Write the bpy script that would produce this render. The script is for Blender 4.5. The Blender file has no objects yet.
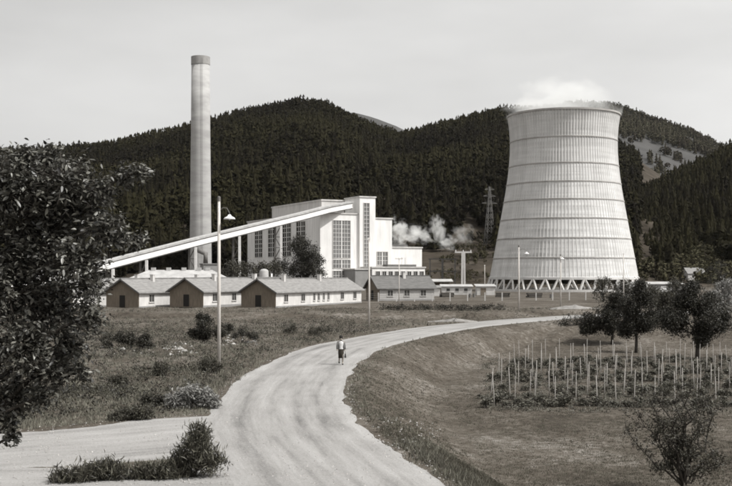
import bpy, math, random
import numpy as np
from mathutils import Vector, Matrix
R = math.radians
rng = np.random.default_rng(7)
random.seed(7)
SC = bpy.context.scene
COL = SC.collection

# ---------------------------------------------------------------- camera, sky, sun, exposure
FPX, HORIZON, EYE = 1050.0, 274.0, 5.5          # focal length in photo pixels, horizon row, eye height above the road
cam = bpy.data.cameras.new('camera')
cam.sensor_fit = 'HORIZONTAL'; cam.sensor_width = 36
cam.lens = FPX * 36 / 732
cam.shift_y = (HORIZON - 243) / 732
cam.clip_start = 0.3; cam.clip_end = 20000
cam_o = bpy.data.objects.new('camera', cam); COL.objects.link(cam_o)
cam_o.location = (0, 0, EYE); cam_o.rotation_euler = (R(90), 0, 0)
SC.camera = cam_o

SUN_AZ, SUN_EL = 112.0, 50.0                     # clockwise from +Y (view direction)
world = bpy.data.worlds.new('World'); SC.world = world; world.use_nodes = True
wn, wl = world.node_tree.nodes, world.node_tree.links
wn.clear()
w_out = wn.new('ShaderNodeOutputWorld'); w_bg = wn.new('ShaderNodeBackground')
sky = wn.new('ShaderNodeTexSky'); sky.sky_type = 'NISHITA'; sky.sun_disc = False
sky.sun_elevation = R(SUN_EL); sky.sun_rotation = R(SUN_AZ)
sky.air_density = 1.0; sky.dust_density = 6.0; sky.ozone_density = 1.0; sky.altitude = 300
bw = wn.new('ShaderNodeRGBToBW')
# thin high overcast: an even veil mixed over the clear sky, with faint cloud variation
tc = wn.new('ShaderNodeTexCoord'); mp = wn.new('ShaderNodeMapping'); mp.inputs['Scale'].default_value = (1.2, 1.2, 4.5)
nz = wn.new('ShaderNodeTexNoise'); nz.inputs['Scale'].default_value = 1.5; nz.inputs['Detail'].default_value = 5; nz.inputs['Roughness'].default_value = .55
mr = wn.new('ShaderNodeMapRange'); mr.inputs['From Min'].default_value = .3; mr.inputs['From Max'].default_value = .72
mr.inputs['To Min'].default_value = 7.6; mr.inputs['To Max'].default_value = 10.8
mixv = wn.new('ShaderNodeMix'); mixv.data_type = 'FLOAT'; mixv.inputs[0].default_value = .55
comb = wn.new('ShaderNodeVectorMath'); comb.operation = 'SCALE'; comb.inputs[0].default_value = (1.0, .997, .985)
wl.new(tc.outputs['Generated'], mp.inputs[0]); wl.new(mp.outputs[0], nz.inputs['Vector']); wl.new(nz.outputs[0], mr.inputs[0])
wl.new(sky.outputs[0], bw.inputs[0]); wl.new(bw.outputs[0], mixv.inputs[2]); wl.new(mr.outputs[0], mixv.inputs[3])
dt = wn.new('ShaderNodeVectorMath'); dt.operation = 'DOT_PRODUCT'
dt.inputs[1].default_value = (math.sin(R(SUN_AZ)) * math.cos(R(SUN_EL)), math.cos(R(SUN_AZ)) * math.cos(R(SUN_EL)), math.sin(R(SUN_EL)))
nrm_ = wn.new('ShaderNodeVectorMath'); nrm_.operation = 'NORMALIZE'; wl.new(tc.outputs['Generated'], nrm_.inputs[0]); wl.new(nrm_.outputs[0], dt.inputs[0])
gl = wn.new('ShaderNodeMath'); gl.operation = 'MULTIPLY_ADD'; gl.inputs[1].default_value = .5; gl.inputs[2].default_value = 1.06; wl.new(dt.outputs['Value'], gl.inputs[0])
mg = wn.new('ShaderNodeMath'); mg.operation = 'MULTIPLY'; wl.new(mixv.outputs[0], mg.inputs[0]); wl.new(gl.outputs[0], mg.inputs[1])
wl.new(mg.outputs[0], comb.inputs[3]); wl.new(comb.outputs[0], w_bg.inputs[0])
w_bg.inputs[1].default_value = 0.112
wl.new(w_bg.outputs[0], w_out.inputs[0])

sun = bpy.data.lights.new('sun', 'SUN'); sun.energy = 4.4; sun.angle = R(0.6); sun.color = (1, .985, .95)
sun_o = bpy.data.objects.new('sun', sun); COL.objects.link(sun_o)
sd = Vector((math.sin(R(SUN_AZ)) * math.cos(R(SUN_EL)), math.cos(R(SUN_AZ)) * math.cos(R(SUN_EL)), math.sin(R(SUN_EL))))
sun_o.rotation_euler = sd.to_track_quat('Z', 'Y').to_euler(); sun_o.location = (60, -40, 80)
SC.view_settings.view_transform = 'Standard'; SC.view_settings.look = 'None'
SC.view_settings.exposure = 0; SC.view_settings.gamma = 1
SC.cycles.max_bounces = 6; SC.cycles.volume_bounces = 2; SC.cycles.transparent_max_bounces = 8
SC.cycles.use_denoising = True; SC.cycles.filter_width = 1.8

# ---------------------------------------------------------------- helpers
def at(px, py, d):
    return Vector(((px - 366) / FPX * d, d, EYE + (HORIZON - py) / FPX * d))
def PX(px, d):
    return (px - 366) / FPX * d
def tag(o, label=None, cat=None, group=None, kind=None):
    if label: o['label'] = label
    if cat: o['category'] = cat
    if group: o['group'] = group
    if kind: o['kind'] = kind
    return o
def thing(name, label, cat, loc=(0, 0, 0), rz=0, group=None):
    o = bpy.data.objects.new(name, None); COL.objects.link(o)
    o.location = loc; o.rotation_euler = (0, 0, rz); o.empty_display_size = .3
    return tag(o, label, cat, group)
def link(name, me, parent=None, loc=None):
    o = bpy.data.objects.new(name, me); COL.objects.link(o)
    if parent is not None: o.parent = parent
    if loc is not None: o.location = loc
    return o
def copy_tree(o, parent=None):
    c = o.copy(); COL.objects.link(c); c.parent = parent
    for ch in list(o.children): copy_tree(ch, c)
    return c
def np_mesh(name, V, F, mat, tone=None, smooth=False):
    """V (n,3), F (m,3) or (m,4) arrays"""
    V = np.asarray(V, dtype=np.float32); F = np.asarray(F, dtype=np.int32)
    me = bpy.data.meshes.new(name)
    n, m, k = len(V), len(F), F.shape[1]
    me.vertices.add(n); me.vertices.foreach_set('co', V.ravel())
    me.loops.add(m * k); me.loops.foreach_set('vertex_index', F.ravel())
    me.polygons.add(m); me.polygons.foreach_set('loop_start', np.arange(0, m * k, k, dtype=np.int32))
    try: me.polygons.foreach_set('loop_total', np.full(m, k, dtype=np.int32))
    except Exception: pass
    me.polygons.foreach_set('use_smooth', np.full(m, bool(smooth)))
    if tone is not None:
        a = me.attributes.new('tone', 'FLOAT', 'FACE'); a.data.foreach_set('value', np.asarray(tone, dtype=np.float32))
    me.materials.append(mat); me.update(calc_edges=True); me.validate()
    return me
class MB:
    def __init__(s): s.v, s.f = [], []
    def add(s, vs, fs):
        b = len(s.v); s.v += [tuple(p) for p in vs]; s.f += [tuple(i + b for i in f) for f in fs]
        return s
    def box(s, x0, x1, y0, y1, z0, z1):
        return s.add([(x0, y0, z0), (x1, y0, z0), (x1, y1, z0), (x0, y1, z0), (x0, y0, z1), (x1, y0, z1), (x1, y1, z1), (x0, y1, z1)],
                     [(3, 2, 1, 0), (4, 5, 6, 7), (0, 1, 5, 4), (1, 2, 6, 5), (2, 3, 7, 6), (3, 0, 4, 7)])
    def bar(s, p, q, w, h=None, up=(0, 0, 1)):
        """square bar from p to q"""
        p, q = Vector(p), Vector(q); h = h or w
        d = (q - p).normalized(); u = Vector(up)
        if abs(d.dot(u)) > .97: u = Vector((1, 0, 0))
        a = d.cross(u).normalized() * w / 2; b = a.cross(d).normalized() * h / 2
        vs = [p - a - b, p + a - b, p + a + b, p - a + b, q - a - b, q + a - b, q + a + b, q - a + b]
        return s.add(vs, [(0, 1, 2, 3), (7, 6, 5, 4), (4, 5, 1, 0), (5, 6, 2, 1), (6, 7, 3, 2), (7, 4, 0, 3)])
    def tube(s, pts, rad, n=8, cap=True):
        pts = [Vector(p) for p in pts]; b0 = len(s.v)
        for i, p in enumerate(pts):
            d = (pts[min(i + 1, len(pts) - 1)] - pts[max(i - 1, 0)]).normalized()
            u = Vector((0, 0, 1)) if abs(d.z) < .9 else Vector((1, 0, 0))
            a = d.cross(u).normalized(); b = d.cross(a).normalized()
            r = rad[i] if hasattr(rad, '__len__') else rad
            for k in range(n):
                t = 2 * math.pi * k / n
                s.v.append(tuple(p + a * (r * math.cos(t)) + b * (r * math.sin(t))))
        for i in range(len(pts) - 1):
            for k in range(n):
                a0 = b0 + i * n + k; a1 = b0 + i * n + (k + 1) % n
                s.f.append((a0, a1, a1 + n, a0 + n))
        if cap:
            s.f.append(tuple(b0 + k for k in range(n))[::-1]); e = b0 + (len(pts) - 1) * n
            s.f.append(tuple(e + k for k in range(n)))
        return s
    def lathe(s, prof, n=24, c=(0, 0)):
        """prof: list of (r,z) closed or open"""
        b0 = len(s.v)
        for r, z in prof:
            for k in range(n):
                t = 2 * math.pi * k / n
                s.v.append((c[0] + r * math.cos(t), c[1] + r * math.sin(t), z))
        for i in range(len(prof) - 1):
            for k in range(n):
                a0 = b0 + i * n + k; a1 = b0 + i * n + (k + 1) % n
                s.f.append((a0, a1, a1 + n, a0 + n))
        return s
    def build(s, name, mat, parent=None, smooth=False, loc=None):
        me = bpy.data.meshes.new(name); me.from_pydata(s.v, [], s.f)
        if smooth: me.polygons.foreach_set('use_smooth', [True] * len(me.polygons))
        me.materials.append(mat); me.update()
        return link(name, me, parent, loc)

# ---------------------------------------------------------------- materials
def new_mat(name):
    m = bpy.data.materials.new(name); m.use_nodes = True
    n, l = m.node_tree.nodes, m.node_tree.links
    return m, n, l, n['Principled BSDF']
def ramp(n, stops):
    r = n.new('ShaderNodeValToRGB'); e = r.color_ramp.elements
    while len(e) < len(stops): e.new(.5)
    for k, (p, c) in enumerate(stops): e[k].position = p; e[k].color = (*c, 1)
    return r
def warm(v, w=.05):
    return (v * (1 + w), v, v * (1 - w * 1.1))
def surf(name, c0, c1, scale=1.0, detail=6, rough=.85, bump=.15, stretch=(1, 1, 1), bscale=None, dist=.05, w=.05, spec=.3):
    """rough surface with two tones mixed by noise in object space and a fine bump"""
    m, n, l, b = new_mat(name)
    t = n.new('ShaderNodeTexCoord'); p = n.new('ShaderNodeMapping'); p.inputs['Scale'].default_value = stretch
    z = n.new('ShaderNodeTexNoise'); z.inputs['Scale'].default_value = scale; z.inputs['Detail'].default_value = detail; z.inputs['Roughness'].default_value = .62
    r = ramp(n, [(.32, warm(c0, w)), (.68, warm(c1, w))])
    l.new(t.outputs['Object'], p.inputs[0]); l.new(p.outputs[0], z.inputs['Vector']); l.new(z.outputs[0], r.inputs[0]); l.new(r.outputs[0], b.inputs['Base Color'])
    b.inputs['Roughness'].default_value = rough; b.inputs['Specular IOR Level'].default_value = spec
    if bump:
        z2 = n.new('ShaderNodeTexNoise'); z2.inputs['Scale'].default_value = bscale or scale * 6; z2.inputs['Detail'].default_value = 4
        bp = n.new('ShaderNodeBump'); bp.inputs['Strength'].default_value = bump; bp.inputs['Distance'].default_value = dist
        l.new(t.outputs['Object'], z2.inputs['Vector']); l.new(z2.outputs[0], bp.inputs['Height']); l.new(bp.outputs[0], b.inputs['Normal'])
    return m
def leafmat(name, lo, hi, w=.08, rough=.55, trans=.2, spec=.35):
    m, n, l, b = new_mat(name)
    a = n.new('ShaderNodeAttribute'); a.attribute_name = 'tone'
    r = ramp(n, [(0, (lo * (1 + w), lo, lo * (1 - w))), (1, (hi * (1 + w * .25), hi, hi * (1 - w * 1.2)))])
    l.new(a.outputs['Fac'], r.inputs[0]); l.new(r.outputs[0], b.inputs['Base Color'])
    b.inputs['Roughness'].default_value = rough; b.inputs['Specular IOR Level'].default_value = spec
    if trans:
        tr = n.new('ShaderNodeBsdfTranslucent'); mx = n.new('ShaderNodeMixShader'); mx.inputs[0].default_value = trans
        l.new(r.outputs[0], tr.inputs[0]); o = n['Material Output']
        l.new(b.outputs[0], mx.inputs[1]); l.new(tr.outputs[0], mx.inputs[2]); l.new(mx.outputs[0], o.inputs['Surface'])
    return m

M = {}
M['plaster'] = surf('white_plaster', .62, .8, .55, detail=9, bump=.05, w=.02, stretch=(1, 1, .16))
M['limewash'] = surf('barrack_limewash', .44, .6, .9, detail=9, bump=.1, w=.03, stretch=(1, 1, .5))
M['plaster_dim'] = surf('weathered_plaster', .38, .56, .5, detail=9, bump=.05, w=.03, stretch=(1, 1, .2))
M['wall_shade_toned'] = surf('shade_toned_render', .28, .38, .4, bump=.05, w=.03)  # wall colour darkened to stand in for shade under a porch
M['grey_wall'] = surf('grey_render', .2, .27, .4, bump=.05, w=.02)
M['roof'] = surf('grey_roofing', .14, .24, .9, bump=.2, stretch=(1, 4, 1), w=.03)
M['roof_dark'] = surf('dark_roofing', .08, .14, .9, bump=.2, stretch=(1, 4, 1), w=.03)
M['roof_pale'] = surf('pale_roofing', .28, .42, .6, bump=.1, w=.02)
M['timber'] = surf('dark_timber_boards', .09, .17, 1.2, bump=.4, stretch=(6, 6, .6), bscale=8, w=.2)
M['pole_wood'] = surf('weathered_pole_timber', .42, .58, 3, bump=.3, stretch=(4, 4, .5), w=.06)
M['post_wood'] = surf('bleached_post_timber', .3, .42, 3, bump=.3, stretch=(4, 4, .5), w=.06)
M['glass'] = surf('window_glass', .03, .06, .5, rough=.12, bump=0, spec=.5, w=.03)
M['glass_grey'] = surf('dusty_window_glass', .12, .2, .2, rough=.25, bump=0, spec=.5, w=.02)
M['frame'] = surf('painted_frame', .55, .65, 2, bump=0, w=.02)
M['steel'] = surf('painted_steel', .1, .16, 1.5, bump=.1, rough=.6, w=.05)
M['steel_pale'] = surf('pale_painted_steel', .6, .72, 1.5, bump=.05, rough=.6, w=.02)
M['bark'] = surf('bark', .025, .055, 5, bump=.6, stretch=(2, 2, .4), w=.15)
M['stone'] = surf('pale_stone', .18, .4, 2.2, bump=.4, w=.04)
M['heap'] = surf('grey_gravel', .12, .26, 1.6, bump=.6, w=.05)
M['concrete_post'] = surf('concrete_post', .4, .52, 2, bump=.2, w=.03)
M['enamel'] = surf('white_enamel', .75, .82, 1, bump=0, rough=.3, w=.01)
M['skin'] = surf('skin', .28, .32, 4, bump=0, w=.12)
M['blouse'] = surf('white_cotton', .45, .55, 6, bump=.1, w=.01)
M['jacket'] = surf('dark_grey_wool', .09, .14, 6, bump=.2, w=.02)
M['skirt'] = surf('dark_wool', .02, .035, 6, bump=.2, w=.2)
M['hair'] = surf('dark_hair', .012, .02, 10, bump=.2, w=.1)
M['leather'] = surf('black_leather', .015, .03, 6, bump=.1, rough=.4, w=.05)
M['leaf_big'] = leafmat('broad_leaf', .009, .14, .12, rough=.42, trans=.08, spec=.5)
M['leaf_dark'] = leafmat('dark_leaf', .009, .036, .25, trans=.06)
M['leaf_mid'] = leafmat('shrub_leaf', .02, .085, .2)
M['leaf_vine'] = leafmat('vine_leaf', .03, .16, .16)
M['leaf_weed'] = leafmat('weed_leaf', .012, .09, .2)
M['leaf_tuft'] = leafmat('tuft_blade', .02, .15, .18)
M['leaf_pale'] = leafmat('pale_leaf', .12, .28, .05)
M['forest'] = leafmat('forest_needles', .0024, .016, .5, trans=0, rough=.9, spec=.1)
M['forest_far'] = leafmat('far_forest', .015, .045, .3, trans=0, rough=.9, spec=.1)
M['scrub'] = leafmat('scrub_leaf', .010, .055, .35, trans=0, rough=.9, spec=.1)
M['grass'] = leafmat('dry_grass', .025, .26, .15, trans=.25, rough=.8, spec=.15)
M['stubble'] = leafmat('mown_grass', .035, .15, .18, trans=.25, rough=.8, spec=.15)

def tower_mat():
    m, n, l, b = new_mat('tower_concrete')
    t = n.new('ShaderNodeTexCoord')
    p = n.new('ShaderNodeMapping'); p.inputs['Scale'].default_value = (1, 1, .12)
    z = n.new('ShaderNodeTexNoise'); z.inputs['Scale'].default_value = .35; z.inputs['Detail'].default_value = 7; z.inputs['Roughness'].default_value = .65
    p2 = n.new('ShaderNodeMapping'); p2.inputs['Scale'].default_value = (.15, .15, 2.2)
    z2 = n.new('ShaderNodeTexNoise'); z2.inputs['Scale'].default_value = .5; z2.inputs['Detail'].default_value = 4
    ad = n.new('ShaderNodeMath'); ad.operation = 'ADD'; ad.use_clamp = False
    ml = n.new('ShaderNodeMath'); ml.operation = 'MULTIPLY'; ml.inputs[1].default_value = .5
    r = ramp(n, [(.36, (.36, .355, .345)), (.62, (.64, .635, .625))])
    l.new(t.outputs['Object'], p.inputs[0]); l.new(p.outputs[0], z.inputs['Vector'])
    l.new(t.outputs['Object'], p2.inputs[0]); l.new(p2.outputs[0], z2.inputs['Vector'])
    l.new(z.outputs[0], ad.inputs[0]); l.new(z2.outputs[0], ad.inputs[1]); l.new(ad.outputs[0], ml.inputs[0]); l.new(ml.outputs[0], r.inputs[0]); l.new(r.outputs[0], b.inputs['Base Color'])
    b.inputs['Roughness'].default_value = .9
    return m
M['tower'] = tower_mat()
M['tower_rib'] = surf('rib_concrete', .42, .58, .3, bump=0, stretch=(1, 1, .2), w=.02)
M['tower_ring'] = surf('darker_ring_concrete', .27, .4, .4, bump=.1, w=.04)  # rings and rim, darker than the shell
M['chimney'] = surf('chimney_concrete', .27, .38, .3, bump=.1, stretch=(.4, .4, 1.6), w=.02)
M['chimney_cap'] = surf('sooty_concrete', .23, .3, .6, bump=.1, w=.03)

def ground_mat():
    m, n, l, b = new_mat('meadow_soil')
    t = n.new('ShaderNodeTexCoord')
    z = n.new('ShaderNodeTexNoise'); z.inputs['Scale'].default_value = .12; z.inputs['Detail'].default_value = 8; z.inputs['Roughness'].default_value = .68
    z2 = n.new('ShaderNodeTexNoise'); z2.inputs['Scale'].default_value = 2.2; z2.inputs['Detail'].default_value = 6; z2.inputs['Roughness'].default_value = .7
    mx = n.new('ShaderNodeMath'); mx.operation = 'ADD'; h = n.new('ShaderNodeMath'); h.operation = 'MULTIPLY'; h.inputs[1].default_value = .5
    r = ramp(n, [(.36, warm(.025, .18)), (.47, warm(.055, .18)), (.55, warm(.09, .14)), (.66, warm(.2, .08))])
    l.new(t.outputs['Object'], z.inputs['Vector']); l.new(t.outputs['Object'], z2.inputs['Vector'])
    l.new(z.outputs[0], mx.inputs[0]); l.new(z2.outputs[0], mx.inputs[1]); l.new(mx.outputs[0], h.inputs[0]); l.new(h.outputs[0], r.inputs[0]); l.new(r.outputs[0], b.inputs['Base Color'])
    bp = n.new('ShaderNodeBump'); bp.inputs['Strength'].default_value = .6; bp.inputs['Distance'].default_value = .12
    l.new(z2.outputs[0], bp.inputs['Height']); l.new(bp.outputs[0], b.inputs['Normal']); b.inputs['Roughness'].default_value = .95; b.inputs['Specular IOR Level'].default_value = .1
    return m
M['ground'] = ground_mat()

def road_mat(name, lo, hi, tracks):
    m, n, l, b = new_mat(name)
    t = n.new('ShaderNodeTexCoord')
    def noise(sc, det, ro=.65, vec=None):
        z = n.new('ShaderNodeTexNoise'); z.inputs['Scale'].default_value = sc; z.inputs['Detail'].default_value = det; z.inputs['Roughness'].default_value = ro
        l.new(vec or t.outputs['Object'], z.inputs['Vector']); return z.outputs[0]
    def math_(op, a, c, d=None):
        q = n.new('ShaderNodeMath'); q.operation = op
        for k, v in enumerate((a, c, d)):
            if v is None: continue
            if isinstance(v, (int, float)): q.inputs[k].default_value = v
            else: l.new(v, q.inputs[k])
        return q.outputs[0]
    ln_ = n.new('ShaderNodeAttribute'); ln_.attribute_name = 'lane'
    big, mid_, fine = noise(.22, 6), noise(1.5, 8, .72, ln_.outputs['Vector']), noise(14, 6, .8)
    v = math_('MULTIPLY_ADD', big, .3, math_('MULTIPLY_ADD', mid_, .75, math_('MULTIPLY', fine, .7)))
    v = math_('SUBTRACT', v, .40)                                    # about .5 on average
    if tracks:
        a = n.new('ShaderNodeAttribute'); a.attribute_name = 'across'
        w_ = math_('ADD', a.outputs['Fac'], math_('MULTIPLY', math_('SUBTRACT', noise(.05, 2), .5), .25))
        tr = ramp(n, [(0, (.58,) * 3), (.05, (.66,) * 3), (.13, (.5,) * 3), (.20, (.33,) * 3), (.235, (.30,) * 3), (.27, (.5,) * 3), (.36, (.56,) * 3), (.42, (.38,) * 3), (.45, (.52,) * 3), (.55, (.57,) * 3), (.60, (.36,) * 3), (.64, (.5,) * 3), (.70, (.56,) * 3), (.755, (.34,) * 3), (.79, (.5,) * 3), (.93, (.64,) * 3)])
        l.new(w_, tr.inputs[0])
        k = math_('MULTIPLY', math_('SUBTRACT', tr.outputs[0], .5), math_('MULTIPLY', noise(.35, 4), 1.1))
        v = math_('ADD', v, k)
    r = ramp(n, [(.2, warm(lo * .72, .03)), (.45, warm((lo + hi) / 2, .03)), (.8, warm(hi * 1.15, .02))]); l.new(v, r.inputs[0]); l.new(r.outputs[0], b.inputs['Base Color'])
    bp = n.new('ShaderNodeBump'); bp.inputs['Strength'].default_value = .8; bp.inputs['Distance'].default_value = .05
    l.new(math_('ADD', mid_, math_('MULTIPLY', fine, .5)), bp.inputs['Height']); l.new(bp.outputs[0], b.inputs['Normal']); b.inputs['Roughness'].default_value = .95; b.inputs['Specular IOR Level'].default_value = .1
    return m
M['road'] = road_mat('dusty_gravel_road', .15, .33, True)
M['side'] = road_mat('worn_gravel', .14, .35, False)

# ---------------------------------------------------------------- ground shape
ROAD = np.array([(3.5, 8, 2.9), (1.2, 18, 2.9), (-.7, 27.2, 2.95), (-2.2, 34, 2.95), (-3.3, 41, 2.95), (-3.75, 48, 2.95), (-3.7, 57, 2.95), (-3.05, 67, 3.0), (-1.2, 80, 3.05), (4.2, 97, 3.1),
                 (10.6, 112, 3.0), (20.3, 127, 2.9), (32, 140, 2.8), (52, 153, 2.8), (90, 168, 2.8)])
def catmull(P, per=24):
    P = np.asarray(P, float); out = []
    Q = np.vstack([2 * P[0] - P[1], P, 2 * P[-1] - P[-2]])
    for i in range(1, len(Q) - 2):
        for t in np.linspace(0, 1, per, endpoint=False):
            a, b, c, d = Q[i - 1], Q[i], Q[i + 1], Q[i + 2]
            out.append(.5 * ((2 * b) + (-a + c) * t + (2 * a - 5 * b + 4 * c - d) * t * t + (-a + 3 * b - 3 * c + d) * t ** 3))
    out.append(P[-1]); return np.array(out)
ROADC = catmull(ROAD, 40)
SIDE = catmull([(-1.5, 37.0, 3.9), (-5, 36.6, 4.6), (-8, 34.6, 4.3), (-13, 32.2, 3.8), (-22, 29, 3.6), (-40, 26, 2.8)], 40)
APRON = catmull([(-.5, 27.0, 2.2), (-4, 27.4, 2.6), (-9, 27.2, 3.0), (-14, 26.6, 3.4), (-22, 27, 3.0)], 40)
def sstep(t):
    t = np.clip(t, 0, 1); return t * t * (3 - 2 * t)
def road_sd(x, y, C=None):
    """signed distance beyond the road edge: positive outside; side +1 right of travel, -1 left"""
    C = ROADC if C is None else C
    C = C[::5]
    best = np.full(np.shape(x), 1e9); side = np.zeros(np.shape(x))
    for i in range(len(C) - 1):
        a, b = C[i], C[i + 1]; dx, dy = b[0] - a[0], b[1] - a[1]; L2 = dx * dx + dy * dy
        t = np.clip(((x - a[0]) * dx + (y - a[1]) * dy) / L2, 0, 1)
        ex, ey = x - (a[0] + t * dx), y - (a[1] + t * dy); d = np.hypot(ex, ey) - (a[2] + t * (b[2] - a[2]))
        m = d < best
        best = np.where(m, d, best); side = np.where(m, np.sign(dy * ex - dx * ey), side)
    return best, side
def wob(x, y):
    return (np.sin(x * .71 + y * .37) + np.sin(x * .33 - y * .58 + 1.3) + .6 * np.sin(x * 1.7 + 2.1 + y * .9) + .6 * np.sin(y * 1.43 - x * .8)) / 3.2
def G(x, y):
    x = np.asarray(x, float); y = np.asarray(y, float)
    s, side = road_sd(x, y)
    s2 = np.minimum(road_sd(x, y, SIDE)[0], road_sd(x, y, APRON)[0])
    z = 3.8 * np.clip(1 - y / 25, 0, 1.3) ** 1.3
    f = sstep((s - .25) / 5.0) * (side > 0) * (1 - sstep((y - 104) / 18)) * sstep((y - 10) / 14) * (1 - sstep((x - 60) / 40))
    z = z - 2.0 * f
    off = np.minimum(s, s2)
    rough = sstep((off - .1) / 2.5) * (1 - sstep((y - 170) / 40)) * sstep((y - 24) / 6)
    z = z + rough * np.where(side > 0, .10, .17) * wob(x, y)
    z = z + .16 * np.sin(s * 2.7) * sstep((s - 1.2) / 1.5) * sstep((9 - s) / 3) * (side > 0) * sstep((y - 88) / 8) * sstep((122 - y) / 8)
    # low bank in front of the barracks yard and of the plant
    z = z + .55 * sstep((y - 128 - .12 * np.abs(x + 10)) / 3.0) * (side <= 0) * sstep(off / 4) * (1 - sstep((y - 150) / 12))
    return z
def g(x, y): return float(G(np.array([x]), np.array([y]))[0])

# ---------------------------------------------------------------- hills (height functions of ray azimuth and distance)
def hill_fn(sky_pts, Dr, Db, treeh, pw=1.15, lump=6, seed=0):
    xs = np.array([p[0] for p in sky_pts], float); ys = np.array([p[1] for p in sky_pts], float)
    def H(x, y):
        px = 366 + FPX * x / y
        sy = np.interp(px, xs, ys)
        zr = EYE + (HORIZON - sy) / FPX * Dr - treeh
        t = (y - Db) / (Dr - Db)
        up = np.clip(t, 0, 1) ** pw
        up = up * (1.12 - .12 * np.clip(t, 0, 1)) if pw > 1 else up
        back = 1 - .55 * sstep((t - 1) / 1.2)
        z = zr * np.where(t <= 1, up, back)
        z = z + lump * np.clip(t * 4, 0, 1) * (np.sin(x * .021 + seed) * np.sin(y * .017 + seed * 2) + .6 * np.sin(x * .047 - y * .031 + seed)) * np.clip(1.25 - t, .15, 1)
        return np.where(t < 0, t * 30, z) - .6
    return H
SKY_A = [(-500, 175), (-200, 152), (0, 146), (60, 143), (120, 139), (160, 131), (190, 122), (235, 107), (270, 102), (300, 97), (325, 99), (350, 111), (375, 122), (400, 130), (420, 125), (440, 119), (470, 112), (505, 106), (540, 108), (590, 122), (640, 150), (700, 190), (800, 230), (1200, 262)]
SKY_B = [(300, 190), (450, 135), (520, 108), (570, 101), (615, 103), (640, 112), (665, 119), (690, 128), (715, 141), (760, 158), (850, 180), (1200, 200)]
SKY_C = [(480, 272), (540, 250), (590, 212), (620, 192), (660, 174), (700, 155), (732, 139), (780, 122), (850, 100), (1000, 90), (1300, 100)]
HA = hill_fn(SKY_A, 1250, 430, 13, 1.1, 6, .4)
HB = hill_fn(SKY_B, 2400, 1000, 14, 1.05, 10, 2.2)
HC = hill_fn(SKY_C, 900, 455, 13, 1.05, 4, 4.1)
SKY_D = [(200, 180), (320, 118), (350, 111), (375, 117), (400, 127), (440, 150), (600, 190)]
HD = hill_fn(SKY_D, 3400, 2000, 0, 1.0, 4, 1.0)
def hill_mesh(name, H, px0, px1, d0, d1, nx, ny, mat):
    pxs = np.linspace(px0, px1, nx); ds = np.linspace(d0, d1, ny)
    P, D = np.meshgrid(pxs, ds); X = (P - 366) / FPX * D
    V = np.stack([X, D, H(X, D)], -1).reshape(-1, 3)
    i = np.arange((ny - 1) * nx).reshape(ny - 1, nx)[:, :-1].ravel()
    F = np.stack([i, i + 1, i + nx + 1, i + nx], -1)
    o = link(name, np_mesh(name, V, F, mat, smooth=True)); o['kind'] = 'structure'
    return o
M['hill_floor'] = surf('forest_floor', .018, .04, .06, bump=.3, bscale=.6, dist=.6, w=.16)
M['hill_grass'] = surf('hill_pasture', .06, .13, .035, bump=.3, bscale=.8, dist=.5, w=.08)
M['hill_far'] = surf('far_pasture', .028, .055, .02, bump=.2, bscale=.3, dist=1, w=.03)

def slope_mat():
    """forest floor, turning to rough pasture on the open foot of the hill behind the plant"""
    m, n, l, b = new_mat('hill_slope')
    t = n.new('ShaderNodeTexCoord')
    z = n.new('ShaderNodeTexNoise'); z.inputs['Scale'].default_value = .05; z.inputs['Detail'].default_value = 8; z.inputs['Roughness'].default_value = .7
    l.new(t.outputs['Object'], z.inputs['Vector'])
    r = ramp(n, [(.35, warm(.009, .35)), (.65, warm(.06, .2))]); l.new(z.outputs[0], r.inputs[0]); l.new(r.outputs[0], b.inputs['Base Color'])
    b.inputs['Roughness'].default_value = .95; b.inputs['Specular IOR Level'].default_value = .1
    return m
M['slope'] = slope_mat()
hill_mesh('hill', HA, -420, 900, 428, 1700, 200, 110, M['slope'])
hill_mesh('hill_right', HC, 470, 1150, 452, 1250, 120, 90, M['slope'])
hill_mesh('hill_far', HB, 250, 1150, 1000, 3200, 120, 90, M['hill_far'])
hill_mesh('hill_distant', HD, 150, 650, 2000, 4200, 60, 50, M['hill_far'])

# one ground sheet, fine near the camera, coarse to the horizon
def axis(lo, hi, step, far0, far1):
    a = list(np.arange(lo, hi, step)); s = step; b = []; v = hi
    while v < far1: b.append(v); s *= 1.25; v += s
    b.append(far1); s = step; c = []; v = lo
    while v > far0: s *= 1.25; v -= s; c.append(max(v, far0))
    return np.array(sorted(set(c)) + a + b)
gx = axis(-48, 62, .62, -7000, 7000); gy = axis(-6, 170, .62, -400, 9000)
X, Y = np.meshgrid(gx, gy); nx = len(gx)
V = np.stack([X, Y, G(X, Y)], -1).reshape(-1, 3)
i = np.arange((len(gy) - 1) * nx).reshape(-1, nx)[:, :-1].ravel()
ground = link('ground', np_mesh('ground', V, np.stack([i, i + 1, i + nx + 1, i + nx], -1), M['ground'], smooth=True))
ground['kind'] = 'structure'

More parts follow.
